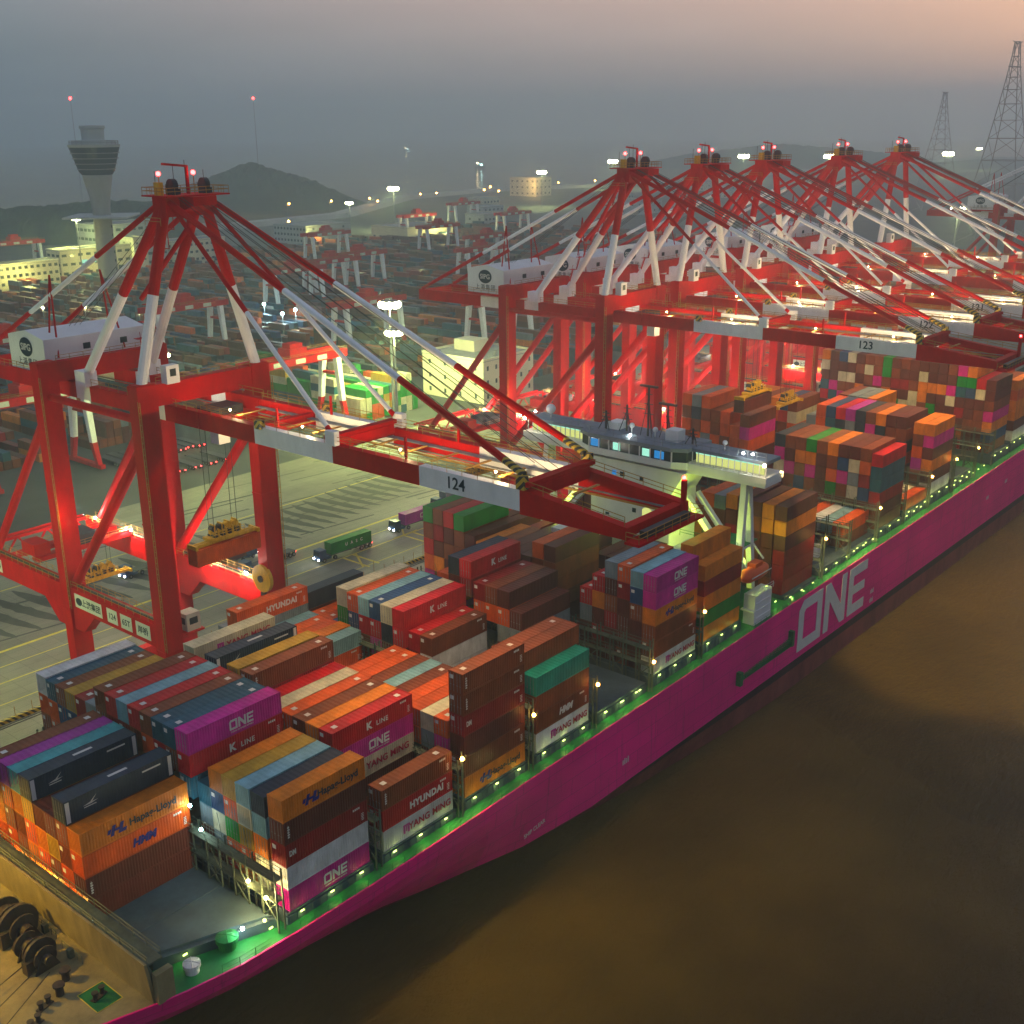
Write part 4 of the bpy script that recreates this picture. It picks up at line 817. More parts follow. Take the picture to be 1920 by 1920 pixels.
def set_number(t,num):
    for o in t.children_recursive:
        if o.name.split('.')[0]=='number':
            sz=2.1 if o.parent==t else 1.5
            o.data=text_mesh(num,2.1 if sz>2 else 1.45,M['ink'],bold=.03 if sz>2 else .02)
for i,(x,num) in enumerate(CR):
    c=first if i==0 else copy_tree(first)
    c.location=(x,60,-12)
    if i: set_number(c,num)
    tag(c,where[num],'quay crane','quay cranes along the berth')
    if i<6: crane_lights(x,1.0 if i==0 else 1.35)
# loads hanging from cranes
def spreader(loc,label,rope_to=None,L=12.2):
    s=empty('spreader',loc); tag(s,label,'spreader','container spreaders hanging from cranes')
    mb=MB(); mb.box(-L/2,L/2,-.55,-.15,0,.5); mb.box(-L/2,L/2,.15,.55,0,.5); 
    for x in (-L/2,L/2-.4): mb.box(x,x+.4,-1.2,1.2,-.1,.55)
    mb.build('beam',M['yellow'],s)
    mb=MB(); mb.box(-3.2,3.2,-1.1,1.1,.5,1.0); mb.box(-2.6,2.6,-.35,.35,1.5,2.1); 
    for x in (-2.0,-.6,.7,2.1): mb.tube((x,-.5,2.3),(x,.5,2.3),.5,n=10,m=1 if x<0 else 0); mb.box(x-.35,x+.25,-.95,.95,1.0,1.3+.5*(x>0),1); mb.box(x-.1,x+.1,-.6,.6,.9,3.0); mb.box(x+.3,x+.55,-1.0,-.7,1.0,2.2)
    mb.rail([(-3.2,-1.1,1.0),(3.2,-1.1,1.0)],h=.9,r=.04,step=.8); mb.box(-.6,.6,-1.25,-1.1,.3,1.0); mb.build('head_block',[M['yellow'],M['dark']],s)
    if rope_to:
        for x in (-2.2,2.2):
            for y in (-.7,.7):
                mb=MB(); mb.tube((x,y,2.6),(x,y,rope_to-loc[2]),.05,n=4,caps=False); mb.build('rope',M['rope'],s)
    return s
spreader((35.6,56.6,21.7),'yellow spreader gripping a brown container under the nearest crane',41.2)
container('40','k',(29.5,55.4,18.85),None,'rust brown container hanging from a yellow spreader under nearest crane',mark=False)
spreader((38.5,101,3.0),'empty yellow spreader hanging below the lower trolley of nearest crane',9.6)
spreader((156,30,27.2),'yellow spreader above the far container rows with a two tone load',41.2)
container('40','d',(150,28.8,24.3),None,'maroon container hanging from spreader behind the white bridge',mark=False)
spreader((178,33,20.6),'yellow spreader lowered into the fourth bay behind the bridge',41)
for (x,y,z) in ((125,84,6),(172,90,2),(230,100,3),(262,96,2)): spreader((x,y,z),{125:'yellow spreader low beside the left legs of crane 123',172:'yellow spreader low under crane 122',230:'yellow spreader under crane 121',262:'yellow spreader under the third crane from far end'}[x],12)

# ------------------------------------------------------------------ ground, water
def sheet(name,poly,z,mat,kind='structure'):
    mb=MB(); mb.face([(x,y,z) for x,y in poly]); o=mb.build(name,mat); o['kind']=kind; return o
sheet('water',[(-5900,-5900),(5900,-5900),(5900,5900),(-5900,5900)],ZW,M['water'])
LAND=[(-400,54),(3200,54),(3200,1000),(1800,1010),(1467,1020),(1346,1075),(1248,1092),(1068,1062),(809,900),(650,885),(560,1010),(300,1010),(-400,900)]
mb=MB(); mb.prism(LAND,'z',-19,-12); o=mb.build('quay_ground',M['asphalt']); o['kind']='structure'
sheet('quay_apron',[(-300,54.05),(3000,54.05),(3000,178),(-300,178)],-11.996,M['quay'])
mb=MB(); mb.box(-300,900,53.4,54.0,-12.6,-11.5); o=mb.build('quay_edge',M['concrete']); o['kind']='structure'
def line(x0,y0,x1,y1,w=.35,z=-11.99):
    d=Vector((x1-x0,y1-y0,0)); n=Vector((-d.y,d.x,0)).normalized()*w/2
    lm.face([(x0-n.x,y0-n.y,z),(x1-n.x,y1-n.y,z),(x1+n.x,y1+n.y,z),(x0+n.x,y0+n.y,z)])
lm=MB()
line(-60,117.5,420,114.5,.8); line(-60,104,420,104,.35); line(-60,110.6,420,110.2,.3); line(-60,96,420,96,.25)
line(-60,148,420,142,.4)
for x in (101,104,121,124): line(x,95,x,104.2,.6)
line(100,96,105,104,.5); line(121,104,126,110,.4); line(118,104.2,126,104.2,.9)
for x in range(-40,400,40): line(x,60,x,90,.2)
o=lm.build('road_marking',M['line']); o['kind']='structure'
rm=MB()
for y in (60,88):
    for dy in (-.35,.35): rm.box(-100,600,y+dy-.06,y+dy+.06,-11.99,-11.9)
o=rm.build('crane_rail',M['dark']); o['kind']='structure'
tm=MB()
for k in range(20):                       # dark rubber laid by turning carriers
    x0=104+k*4.3; n=12; pts=[]
    for i in range(n+1):
        t=i/n; pts.append((x0-5*t+3*t*t+random.uniform(-.2,.2),122+k*.55+20*t,(.15+1.25*math.sin(PI*t)**.7)*random.uniform(.88,1.1)))
    for a,b in zip(pts,pts[1:]): tm.face([(a[0]-a[2],a[1],-11.985-.0005*k),(b[0]-b[2],b[1],-11.985-.0005*k),(b[0]+b[2],b[1],-11.985-.0005*k),(a[0]+a[2],a[1],-11.985-.0005*k)][::-1])
for k in range(16):
    x0=20+k*5.2; n=12; pts=[]
    for i in range(n+1):
        t=i/n; pts.append((x0-6*t+2*t*t,121.0+24*t,(.2+1.4*math.sin(PI*t)**.7)*random.uniform(.8,1.1)))
    for a,b in zip(pts,pts[1:]): tm.face([(a[0]-a[2],a[1],-11.975-.0005*k),(b[0]-b[2],b[1],-11.975-.0005*k),(b[0]+b[2],b[1],-11.975-.0005*k),(a[0]+a[2],a[1],-11.975-.0005*k)][::-1])
for k in range(70):
    x=random.uniform(0,260); y=random.uniform(120,176); l=random.uniform(6,30); w=random.uniform(.3,.9); z=-11.965+.0004*k
    tm.face([(x,y,z),(x+l,y-l*.12,z),(x+l,y-l*.12+w,z),(x,y+w,z)])
o=tm.build('tyre_marks',M['tyre']); o['kind']='stuff'
kb=MB(); kb.box(-60,130,88.9,89.5,-12,-11.3,0)
for k in range(60): kb.tube((-58+k*3.1,89.2,-11.3),(-58+k*3.1,89.2,-9.6 if k%5 else -8.0),.06,n=4,m=1)
o=kb.build('quay_barrier',[M['hazard'],M['railing']]); tag(o,'low black and yellow striped barrier along the landside crane rail','barrier')

# ------------------------------------------------------------------ trucks
WHEEL=MB(); WHEEL.tube((0,-.16,0),(0,.16,0),.52,n=14); WHEELME=WHEEL.mesh('wheel',[M['rubber']])
HUB=MB(); HUB.tube((0,-.18,0),(0,.18,0),.24,n=10); HUBME=HUB.mesh('rim',[M['grey']])
def truck(loc,rz,label,box=None,blabel=None,logo=None,lights=True,cab=True):
    t=empty('container_truck' if cab else 'container_trailer',loc,rz); tag(t,label,'truck' if cab else 'trailer','trucks on the quay' if cab else 'parked trailers')
    mb=MB(); mb.box(2.2,14.6,-.55,.55,.85,1.15); mb.box(2.0,14.7,-1.2,1.2,1.15,1.32)
    for x in (2.2,8,14.3): mb.box(x,x+.3,-1.22,1.22,1.0,1.34)
    mb.build('chassis',M['dark'],t)
    for x in ((.2,3.4,11.4,12.8,14.0) if cab else (11.4,12.8,14)):
        for y in (-1.1,1.1):
            w=link('wheel',WHEELME,t,(x,y,.52)); link('rim',HUBME,w)
    if cab:
        mb=MB(); mb.hexa([(-1.2,-1.2,.6),(.9,-1.2,.6),(.9,1.2,.6),(-1.2,1.2,.6),(-.95,-1.15,3.0),(.9,-1.15,3.0),(.9,1.15,3.0),(-.95,1.15,3.0)]); mb.box(.9,2.4,-1.1,1.1,.6,1.2); c=mb.build('cab',M['truckblue'],t)
        mb=MB(); mb.hexa([(-1.13,-1.05,1.75),(-1.02,-1.05,1.75),(-1.02,1.05,1.75),(-1.13,1.05,1.75),(-1.02,-1.0,2.7),(-.93,-1.0,2.7),(-.93,1.0,2.7),(-1.02,1.0,2.7)]); mb.build('windscreen',M['window'],c)
        for y in (-.85,.85):
            mb=MB(); mb.ball((-1.25,y,.95),.2,n=8); mb.build('headlight',E_['white'],t)
    for y in (-.9,.9):
        mb=MB(); mb.ball((14.8,y,1.0),.17,n=6); mb.build('tail_light',E_['red'],t)
    R=Matrix.Rotation(rz,3,'Z')
    if lights and cab:
        q=Vector(loc)+R@Vector((-2.4,0,1.1)); tg=Vector(loc)+R@Vector((-12,0,0)); lamp(q,900,(.9,.95,1),.2,spot=1.2,aim=tg)
    if box:
        y0=Vector(loc)+R@Vector((2.3,-1.22,1.34)); o=container('40',box,tuple(y0),logo,blabel,group='containers on trucks',mark=False,rz=rz)
    return t
truck((96.0,106.0,-11.95),-.04,'truck with blue cab hauling a green container along the quay lane','g','green container on the truck nearest the crane legs','UASC')
truck((121.5,107.5,-11.95),-.04,'truck with lit headlights carrying a pink container along the quay','p','pink container on a truck behind the green one','ONE')
truck((141,112,-11.95),.0,'truck with two red tail lights beyond the tall white numbered boom','s','grey container on a truck half hidden by the boom')
truck((80.5,113.5,-11.95),.1,'empty truck with one bright headlight beside the far crane leg')
truck((88,121.5,-11.95),PI+.12,'truck seen from behind with maroon container near far crane leg','d','maroon container on the truck behind the crane leg',lights=False)
truck((62,132,-11.95),.15,'empty dark truck standing beyond the red end truss',lights=False)
for k in range(4):
    truck((118.5+k*5.4+0,206.5,-11.95),-PI/2,['leftmost','second from left','third from left','rightmost'][k]+' of the four parked trailers showing red tail lights',cab=False)
for k in range(9):
    truck((112+k*3.4,226+ (k%2)*1,-11.95),-PI/2,'dark empty trailer parked in the row behind the lit trailers',cab=False)

# ------------------------------------------------------------------ yard: stacks and rail gantries
PALY='bbbbddddddnnttusbbdedtdnko'
for bx in range(18):
    x0=74+bx*39.5
    ya=196 if x0>190 else 236
    for j in range(40):
        y=ya+j*12.9
        if y>640 or (232<x0+15<285 and y<226): continue
        for i in range(10):
            h=random.choice((0,1,2,2,3,3,4)) if (bx+j)%5 else random.choice((0,1,1,2))
            if 155<x0<195 and y<262: h=random.choice((3,4,4,5))
            for t in range(h):
                if t<h-1 and i not in (0,9) and j not in (0,) and random.random()<.8: continue
                c=random.choice('gcgtckyg') if 155<x0<195 and y<262 else random.choice(PALY)
                bulk_box(x0+i*2.75,x0+i*2.75+2.44,y,y+12.1,-11.99+t*2.62,-11.99+t*2.62+2.6,c)
o=BULK.build('container_stacks',[CM[k] for k in BKEY]); tag(o,kind='stuff'); tag(o,'far rows of stacked containers in the yard and toward the stern','containers')
def make_rmg():
    t=empty('yard_crane'); H=22.5
    for sx,x in ((-1,0),(1,31)):
        for y in (-7,7):
            mb=MB(); mb.hexa([(x-.7,y-.7,1.6),(x+.7,y-.7,1.6),(x+.7,y+.7,1.6),(x-.7,y+.7,1.6),(x-.8,y*.75-.8,8),(x+.8,y*.75-.8,8),(x+.8,y*.75+.8,8),(x-.8,y*.75+.8,8)],1)
            mb.hexa([(x-.8,y*.75-.8,8),(x+.8,y*.75-.8,8),(x+.8,y*.75+.8,8),(x-.8,y*.75+.8,8),(x-1,y*.5-1,H),(x+1,y*.5-1,H),(x+1,y*.5+1,H),(x-1,y*.5+1,H)],0)
            mb.build('leg',[WH,RD],t)
        mb=MB(); mb.box(x-.8,x+.8,-9,9,.5,1.7); mb.build('sill_beam',RD,t); mb=MB(); mb.box(x-.6,x+.6,-4.4,4.4,H-6,H-5.2); mb.build('tie_beam',RD,t)
    for y in (-3.6,3.6):
        mb=MB(); mb.box(-4,35,y-.8,y+.8,H,H+2.3); g_=mb.build('girder',RD,t)
        r=MB(); r.rail([(-4,y+(.7 if y>0 else -.7),H+2.3),(35,y+(.7 if y>0 else -.7),H+2.3)],h=1.1,r=.06,step=3); r.build('railing',M['railing'],g_)
    for x in (4,13,22):
        mb=MB(); mb.box(x,x+4,-4.46,-4.42,H+.4,H+1.9); sg=mb.build('sign',M['plate'],t)
    mb=MB(); mb.box(12,19,-3,3,H+2.4,H+5.0); mb.box(13,18,-2,2,H+5,H+6.5); mb.build('trolley',[RD],t)
    mb=MB(); mb.box(-2.4,-1,-3,3,3,6.5); mb.build('electric_house',[M['house']],t)
    return t
rmg=make_rmg()
RM=[(157,205,'red yard crane beside the green lit stacks'),(75,222,'red yard crane seen between the left crane legs'),(205,333,'long red yard crane behind the nearest crane apex legs'),(318,398,'red yard crane with white legs beyond the blue work lights'),(358,414,'red yard crane just behind the one with blue lights'),(470,545,'yard crane in front of the blue grey office block'),(392,428,'yard crane right of the pair of overlapping white legs'),(262,282,'red yard crane behind the brightest lamp mast'),(626,610,'far red yard crane in front of the yellow lit hall'),(560,523,'far yard crane with paired white legs right of lamp mast'),(455,388,'yard crane directly left of the second white machinery house'),(760,680,'faint red yard crane beneath the lit cube building'),(305,664,'yard crane in front of the yellow office at far left'),(520,440,'yard crane above the roof of the second machinery house'),(690,560,'hazy yard crane behind crane 122'),(300,240,'red yard crane behind the white control building'),(118,318,'pale red yard crane behind left machinery house')]
for i,(x,y,l) in enumerate(RM):
    c=rmg if i==0 else copy_tree(rmg); c.location=(x,y,-12); tag(c,l,'yard crane','rail mounted yard cranes')

# ------------------------------------------------------------------ lamp masts
def mast(x,y,ztop,label,power,r=1.9,two=False,pole=True):
    t=empty('lamp_mast',(x,y,-12)); tag(t,label,'lamp mast','high lamp masts over the port')
    h=ztop+12; mb=MB(); mb.tube((0,0,0),(0,0,h),.55,n=8,taper=.5); mb.build('pole',M['grey'],t)
    mb=MB(); mb.lathe((0,0,h-.5),[(.3,0),(r,.0),(r,.35),(.3,.7)],n=14); mb.build('lamp_ring',M['grey'],t)
    mb=MB()
    for k in range(8): mb.ball((r*.85*math.cos(k*PI/4),r*.85*math.sin(k*PI/4),h-.5-r*.3),r*.46,n=8,sz=.95)
    mb.build('lamp_head',E_['hot'],t)
    lamp((x,y,ztop-1.6),power,(.86,1,.30),1.0)
mast(204.6,192.6,28,'brightest lamp mast, left of the white control building',330000,r=3.0)
mast(181.9,167.6,24,'shorter lamp mast just below the brightest one',150000,r=2.2)
for (x,y,z,l,p,r) in ((723,720,28,'lamp mast rising beyond the hill foot at left of centre',130000,4.2),(1043,799,30,'lamp mast before the long dark dam',140000,4.6),(1406,955,30,'lamp mast left of the apex of crane 123',160000,6),(1729,919,30,'lamp mast between second and third crane apex',180000,7.5),(1780,791,30,'lamp mast touching the apex of crane 120',180000,7.5),(2002,680,30,'lamp mast right of the small pylon',190000,8),(2325,741,30,'small distant lamp beside the tall pylon',90000,4.5),(707,188,30,'lamp mast low at the right edge',95000,4),(330,600,30,'lamp mast lighting the yellow offices',120000,2),(40,330,26,'lamp mast beyond the left frame edge',60000,2),(640,690,20,'lamp mast beside the yellow lit hall',70000,2.6)):
    mast(x,y,z,l,p*(1.6 if x<660 else 3.0),r)
for (x,y,z) in ((300,170,26),(392,160,26),(-12,104,24),(110,182,26)):  # leftmost mast is added out of view to light the quay yellow
    mast(x,y,z,{300:'lamp mast hidden among the legs of crane 121',392:'lamp mast among far crane legs',-12:'added lamp mast out of view left of the nearest crane',110:'lamp mast behind the nearest crane'}[x],26000 if x>200 else 80000,1.2)
for (x,y,z,l) in ((281,344,0,'right of the three blue white work lights'),(295,375,0,'left of the three blue white work lights'),(288,343,1,'middle one of the three blue white work lights')):
    t=empty('work_light',(x,y,-12)); tag(t,l+' in the yard','work light','blue white work lights'); mb=MB(); mb.tube((0,0,0),(0,0,z+12),.2,n=5); mb.build('pole',M['grey'],t); mb=MB(); mb.ball((0,0,z+12),.8,n=8); mb.build('lamp_head',E_['cool'],t); lamp((x,y-1,z-.5),9000,(.6,1,1),.5)
SL=[(798,966),(636,771),(856,961),(915,960),(885,915),(1010,969),(1038,968),(1125,964),(1116,931),(1190,1010),(1260,1010),(1330,1000),(1400,985),(1480,960)]
for i,(x,y) in enumerate(SL):
    t=empty('street_lamp',(x,y,-11.9)); tag(t,'tiny orange street lamp along the dam road','street lamp','street lamps along the dam road'); mb=MB(); mb.tube((0,0,0),(0,0,11.6),.22,n=5); mb.bar((0,0,11.6),(1.6,-1.2,12),.2); mb.build('pole',M['grey'],t); mb=MB(); mb.ball((1.6,-1.2,11.9),1.15,n=8); mb.build('lamp_head',E_['amber'],t); lamp((x+1.6,y-1.6,-1.5),5000,(1,.6,.2),.5)
for i in range(40):      # lights low in the yard lanes
    x=random.uniform(200,720); y=random.uniform(200,640)
    if random.random()<.25: lamp((x,y,2),2500,(.9,1,.35),.5)
for (x,y) in ((245,420),(215,440),(228,425),(262,470),(236,392),(300,500),(198,470),(280,530),(330,560)):
    t=empty('lane_lamp',(x,y,-12)); tag(t,'small yellow lamp between container rows at left','lane lamp','small yellow lane lamps'); mb=MB(); mb.tube((0,0,0),(0,0,14),.15,n=5); mb.build('pole',M['grey'],t); mb=MB(); mb.ball((0,0,14),.55,n=8); mb.build('lamp_head',E_['hot'],t); lamp((x,y,1),3500,(1,.95,.4),.5)

# ------------------------------------------------------------------ buildings
def windows(t,face,x0,x1,c,z0,nz,nx,w,h,dz,mat,parent):
    for j in range(nz):
        for i in range(nx):
            a=x0+(x1-x0)*(i+.5)/nx; z=z0+j*dz; mb=MB()
            if face=='x': mb.box(c-.08,c,a-w/2,a+w/2,z,z+h)
            else: mb.box(a-w/2,a+w/2,c-.08,c,z,z+h)
            o=link('window',mb.mesh('window',[mat]),parent)
def building(name,label,x0,x1,y0,y1,z0,z1,mat,cat='building',wx=(3,4),wy=(3,4),ww=1.6,wh=1.6,lit=None,parapet=True,top=None):
    t=empty(name,(0,0,0)); tag(t,label,cat)
    mb=MB(); mb.box(x0,x1,y0,y1,z0,z1)
    w=mb.build('wall',mat,t)
    mb=MB(); mb.box(x0-.2,x1+.2,y0-.2,y1+.2,z1+.002,z1+.25)
    if parapet:
        for a in ((x0-.2,x1+.2,y0-.2,y0+.2),(x0-.2,x1+.2,y1-.2,y1+.2),(x0-.2,x0+.2,y0+.2,y1-.2),(x1-.2,x1+.2,y0+.2,y1-.2)): mb.box(a[0],a[1],a[2],a[3],z1+.25,z1+1.0,1)
    mb.build('roof',[M['roof'],mat],t)
    dz=(z1-z0)/wx[0]
    windows(t,'x',y0,y1,x0,z0+dz*.35,wx[0],wx[1],ww,wh,dz,M['window'],w); windows(t,'y',x0,x1,y0,z0+dz*.35,wy[0],wy[1],ww,wh,dz,M['window'],w)
    if top:
        mb=MB(); mb.box(*top); mb.build('roof_house',mat,t)
    return t
b=building('control_building','white flat roofed control building beside the brightest lamp mast',238,266,181,211,-12,3.2,M['cream'],wx=(3,4),wy=(3,6),ww=1.0,wh=1.6,top=(250,258,196,206,3.45,7.5))
mb=MB()
for k in range(9): mb.tube((241+k*2.6,185+(k%3)*2,3.4),(241+k*2.6,185+(k%3)*2,4.6),.55,n=8); 
mb.build('roof_unit',M['grey'],b); mb=MB(); mb.box(236.8,238,190,196,-6,-1.5); mb.build('bay_window',M['cream'],b)
t=empty('control_tower',(324,560,-12)); tag(t,'tall grey control tower flaring into a dark glazed crown','control tower')
mb=MB(); mb.lathe((0,0,0),[(6.2,0),(5.6,20),(5.2,48),(6.0,56),(8.2,66),(8.6,69)],n=28); mb.build('shaft',M['concrete'],t,smooth=True)
mb=MB(); mb.lathe((0,0,0),[(8.7,68.5),(10.2,70.5),(13.4,81),(14.4,84)],n=28); cr_=mb.build('glazed_crown',M['window'],t)
for z,r in ((71.5,10.7),(74.5,11.7),(77.5,12.7),(80.5,13.6)):
    mb=MB(); mb.lathe((0,0,z),[(r-.6,0),(r+.4,0),(r+.4,.5),(r-.6,.55)],n=28); mb.build('floor_band',M['grey'],cr_)
mb=MB(); mb.lathe((0,0,0),[(14.5,84),(15.0,85.5),(13.0,85.6),(12.4,87.5),(7,87.6),(6.4,88.5),(6.6,94),(7.2,94.5),(7.2,96),(.1,96.2)],n=28); mb.build('cap',M['greyrender'],t)
mb=MB(); mb.rail([(13.8*math.cos(k*PI/12),13.8*math.sin(k*PI/12),85.6) for k in range(25)],h=2,r=.12,step=3); mb.build('railing',M['grey'],t)
for a,z in ((-2.0,79),(-1.7,79),(-1.4,79),(-1.9,76),(-1.65,76),(-1.3,73)):
    mb=MB(); r=13.0-(81-z)*.3; mb.box(-.7,.7,-.1,.1,0,.9); w=mb.build('lit_window',E_['cool'] if 0 else E_['yel'],cr_,(r*math.cos(a),r*math.sin(a),z)); w.rotation_euler=(0,0,a+PI/2)
for k in range(8):
    mb=MB(); mb.box(-.5,.5,-.1,.1,0,1.6); w=mb.build('window',M['window'],t,(5.75*math.cos(-1.1),5.75*math.sin(-1.1),8+k*5)); w.rotation_euler=(0,0,-1.1+PI/2)
mb=MB(); mb.lathe((0,0,0),[(6,44),(26,44.2),(26,45.2),(6,45.4)],n=4); mb.build('lower_terrace',M['greyrender'],t)
building('office_building','long yellow lit office with rows of windows at far left',255,309,590,604,-12,6,M['cream'],wx=(4,3),wy=(4,14),ww=2,wh=1.8)
building('office_building','yellow office with a bright lit strip of windows',316,366,600,616,-12,10,M['cream'],wx=(4,3),wy=(4,9),ww=3.2,wh=1.6)
b=building('office_building','pale stair block beside the lit office',366,376,596,618,-12,14,M['cream'],wx=(5,3),wy=(5,2),ww=1.4,wh=1.2)
mb=MB()
for x in (330,336,344,350): mb.box(x,x+4.2,599.85,599.95,1.6,3.8)
mb.build('lit_window',E_['teal'],b)
building('office_building','grey stepped office behind the control tower foot',352,402,612,640,-12,22,M['greyrender'],wx=(6,6),wy=(6,9),ww=3.4,wh=1.8)
building('office_building','pale wide office seen between the crane legs',404,448,610,630,-12,8,M['cream'],wx=(4,4),wy=(4,10),ww=2.2,wh=1.6)
building('office_block','blue grey office block with one end lit yellow',556,604,650,690,-12,6,M['greyrender'],wx=(4,10),wy=(4,3),ww=2,wh=1.8)
building('warehouse_hall','long yellow lit hall behind the lamp mast',618,672,598,640,-12,3,M['cream'],wx=(1,6),wy=(1,12),ww=2.2,wh=3)
building('cube_building','small orange lit cube building on the dam',1205,1240,940,985,-12,12,M['cream'],wx=(3,5),wy=(3,4),ww=3,wh=2.2)
lamp((1190,930,6),60000,(1,.6,.2),2); lamp((556,640,0),16000,(1,.95,.3),2); lamp((650,585,2),40000,(1,.95,.3),2); lamp((280,575,4),26000,(1,.95,.25),1.5); lamp((335,580,4),16000,(1,.95,.25),1.5); lamp((232,190,6),3500,(1,.95,.5),.6)
for k in range(14):
    x=760+k*62; y=640+(k%4)*55; h=random.uniform(4,16)
    building('port_building',['low hazy port building far behind the cranes','flat grey shed far away in the haze','distant pale building between the far masts'][k%3],x,x+random.uniform(25,50),y,y+24,-12,-12+h,M['cream'] if k%2 else M['greyrender'],wx=(2,2),wy=(2,5),ww=2.5,wh=2)['group']='distant hazy port buildings'

# ------------------------------------------------------------------ hills, dam, pylons, far lights
def hill(name,cx,cy,rx,ry,h,seed,mat,prof):
    rnd=random.Random(seed); mb=MB(); nx,ny=64,22; P=[]
    for j in range(ny+1):
        for i in range(nx+1):
            u=-1+2*i/nx; v=-1+2*j/ny
            z=h*prof(u)*max(0,1-v*v)**.8
            z+= (rnd.uniform(-1,1)*.05+.05*math.sin(u*9+seed)*math.cos(v*7))*h*max(0,1-u*u)*max(0,1-v*v)
            P.append((cx+u*rx*.8+v*ry*.45,cy-u*rx*.6+v*ry*.9,-18+z))
    for j in range(ny):
        for i in range(nx): a=j*(nx+1)+i; mb.face([P[a],P[a+1],P[a+nx+2],P[a+nx+1]])
    o=mb.build(name,mat,smooth=False); o['kind']='structure'; return o
def pr1(u):
    tab=[(-1,0),(-.86,.34),(-.7,.60),(-.45,.83),(-.24,.97),(-.12,1),(.1,.9),(.3,.74),(.52,.5),(.75,.25),(1,0)]; return lerp_tab(tab,u)
hill('hill',915,1145,132,62,53,3,M['foliage'],pr1)
def pr2(u):
    tab=[(-1,.7),(-.5,.82),(0,.95),(.5,1),(.75,.97),(.88,.8),(1,0)]; return lerp_tab(tab,u)
hill('hill',490,905,118,60,38,5,M['foliage'],pr2)
hill('hill',2600,1250,420,90,46,9,M['foliage'],pr1)
mb=MB(); dp=[(560,950),(653,875),(809,893),(1068,1055),(1248,1082),(1346,1062),(1467,1010),(1800,1000),(3100,985)]
for a,b_ in zip(dp,dp[1:]):
    d=Vector((b_[0]-a[0],b_[1]-a[1],0)).normalized(); n=Vector((-d.y,d.x,0))*9
    mb.hexa([(a[0]-n.x*1.5,a[1]-n.y*1.5,-12),(b_[0]-n.x*1.5,b_[1]-n.y*1.5,-12),(b_[0]+n.x*1.5,b_[1]+n.y*1.5,-12),(a[0]+n.x*1.5,a[1]+n.y*1.5,-12),(a[0]-n.x,a[1]-n.y,-7.6),(b_[0]-n.x,b_[1]-n.y,-7.6),(b_[0]+n.x,b_[1]+n.y,-7.6),(a[0]+n.x,a[1]+n.y,-7.6)])
o=mb.build('dam_road',M['concrete']); o['kind']='structure'
def pylon(loc,h,w,label):
    t=empty('pylon',loc); tag(t,label,'pylon','power line pylons'); mb=MB(); r=h*.0023
    def hw(f): return w*(1-f)**1.25*.5+w*.035
    lv=[0,.16,.3,.42,.53,.62,.7,.77,.83,.88,.93,1]
    for a,b in zip(lv,lv[1:]):
        A,B=hw(a),hw(b); ca=[(-A,-A),(A,-A),(A,A),(-A,A)]; cb=[(-B,-B),(B,-B),(B,B),(-B,B)]
        for i in range(4):
            j=(i+1)%4; mb.tube((*ca[i],a*h),(*cb[i],b*h),r,n=4); mb.tube((*ca[i],a*h),(*cb[j],b*h),r*.55,n=4); mb.tube((*cb[i],b*h),(*cb[j],b*h),r*.6,n=4)
    mb.build('lattice',M['grey'],t)
    mb=MB()
    for f,l in ((.88,.17),(.99,.13)):
        for sx in (-1,1): mb.tube((0,0,f*h),(sx*l*h*.6,0,f*h+(h*.012 if f>.9 else 0)),r*1.6,n=4,taper=.5)
    mb.build('cross_arm',M['grey'],t)
pylon((930,236,-12),152,46,'tall lattice power pylon cut off by the right edge'); pylon((1210,395,-12),122,40,'smaller lattice power pylon left of the tall one')
for (x,y,z,l) in ((862,1500,121,'far red beacon mast above the control tower'),(1181,1500,124,'far red beacon mast above the round hill')):
    t=empty('beacon_mast',(x,y,-17.8)); tag(t,l,'mast'); mb=MB(); mb.tube((0,0,0),(0,0,z+17.8),.7,n=5,taper=.3); mb.build('pole',M['grey'],t); mb=MB(); mb.ball((0,0,z+17.8),2.2,n=8); mb.build('beacon',E_['red'],t)
for (x,y,s,l) in ((2093,1828,1,'small lit boat on the hazy sea above the dam'),(3300,3278,.8,'faint far boat on the grey sea')):
    t=empty('boat',(x,y,ZW)); tag(t,l,'boat'); mb=MB(); mb.prism([(-14,0),(12,0),(17,3.5),(-14,3.2)],'y',-4,4); mb.build('hull',M['dark'],t); mb=MB(); mb.box(-11,-3,-3,3,3.3,9); mb.build('cabin',M['greyrender'],t)
    for k,(dx,dz) in enumerate(((-8,11),(6,7),(-2,8))): mb=MB(); mb.ball((dx,0,dz),1.6,n=6); mb.build('lamp',E_['cool'] if k else E_['warm'],t)

# ------------------------------------------------------------------ sky, sun, air, camera
w=bpy.data.worlds.new('World'); S.world=w; w.use_nodes=True; nt=w.node_tree; N=nt.nodes; L=nt.links; bg=N['Background']; out=N['World Output']
SUN_AZ=math.radians(8); SUN_EL=math.radians(1.5)
sky=N.new('ShaderNodeTexSky'); sky.sky_type='NISHITA'; sky.sun_disc=False; sky.sun_elevation=SUN_EL; sky.sun_rotation=math.radians(90)-SUN_AZ; sky.dust_density=3
tc=N.new('ShaderNodeTexCoord'); sp=N.new('ShaderNodeSeparateXYZ'); L.new(tc.outputs['Generated'],sp.inputs[0])
def ramp(stops):
    r=N.new('ShaderNodeValToRGB'); e=r.color_ramp.elements
    e[0].position,e[0].color=stops[0][0],(*stops[0][1],1); e[1].position,e[1].color=stops[1][0],(*stops[1][1],1)
    for p,c in stops[2:]:
        q=e.new(p); q.color=(*c,1)
    return r
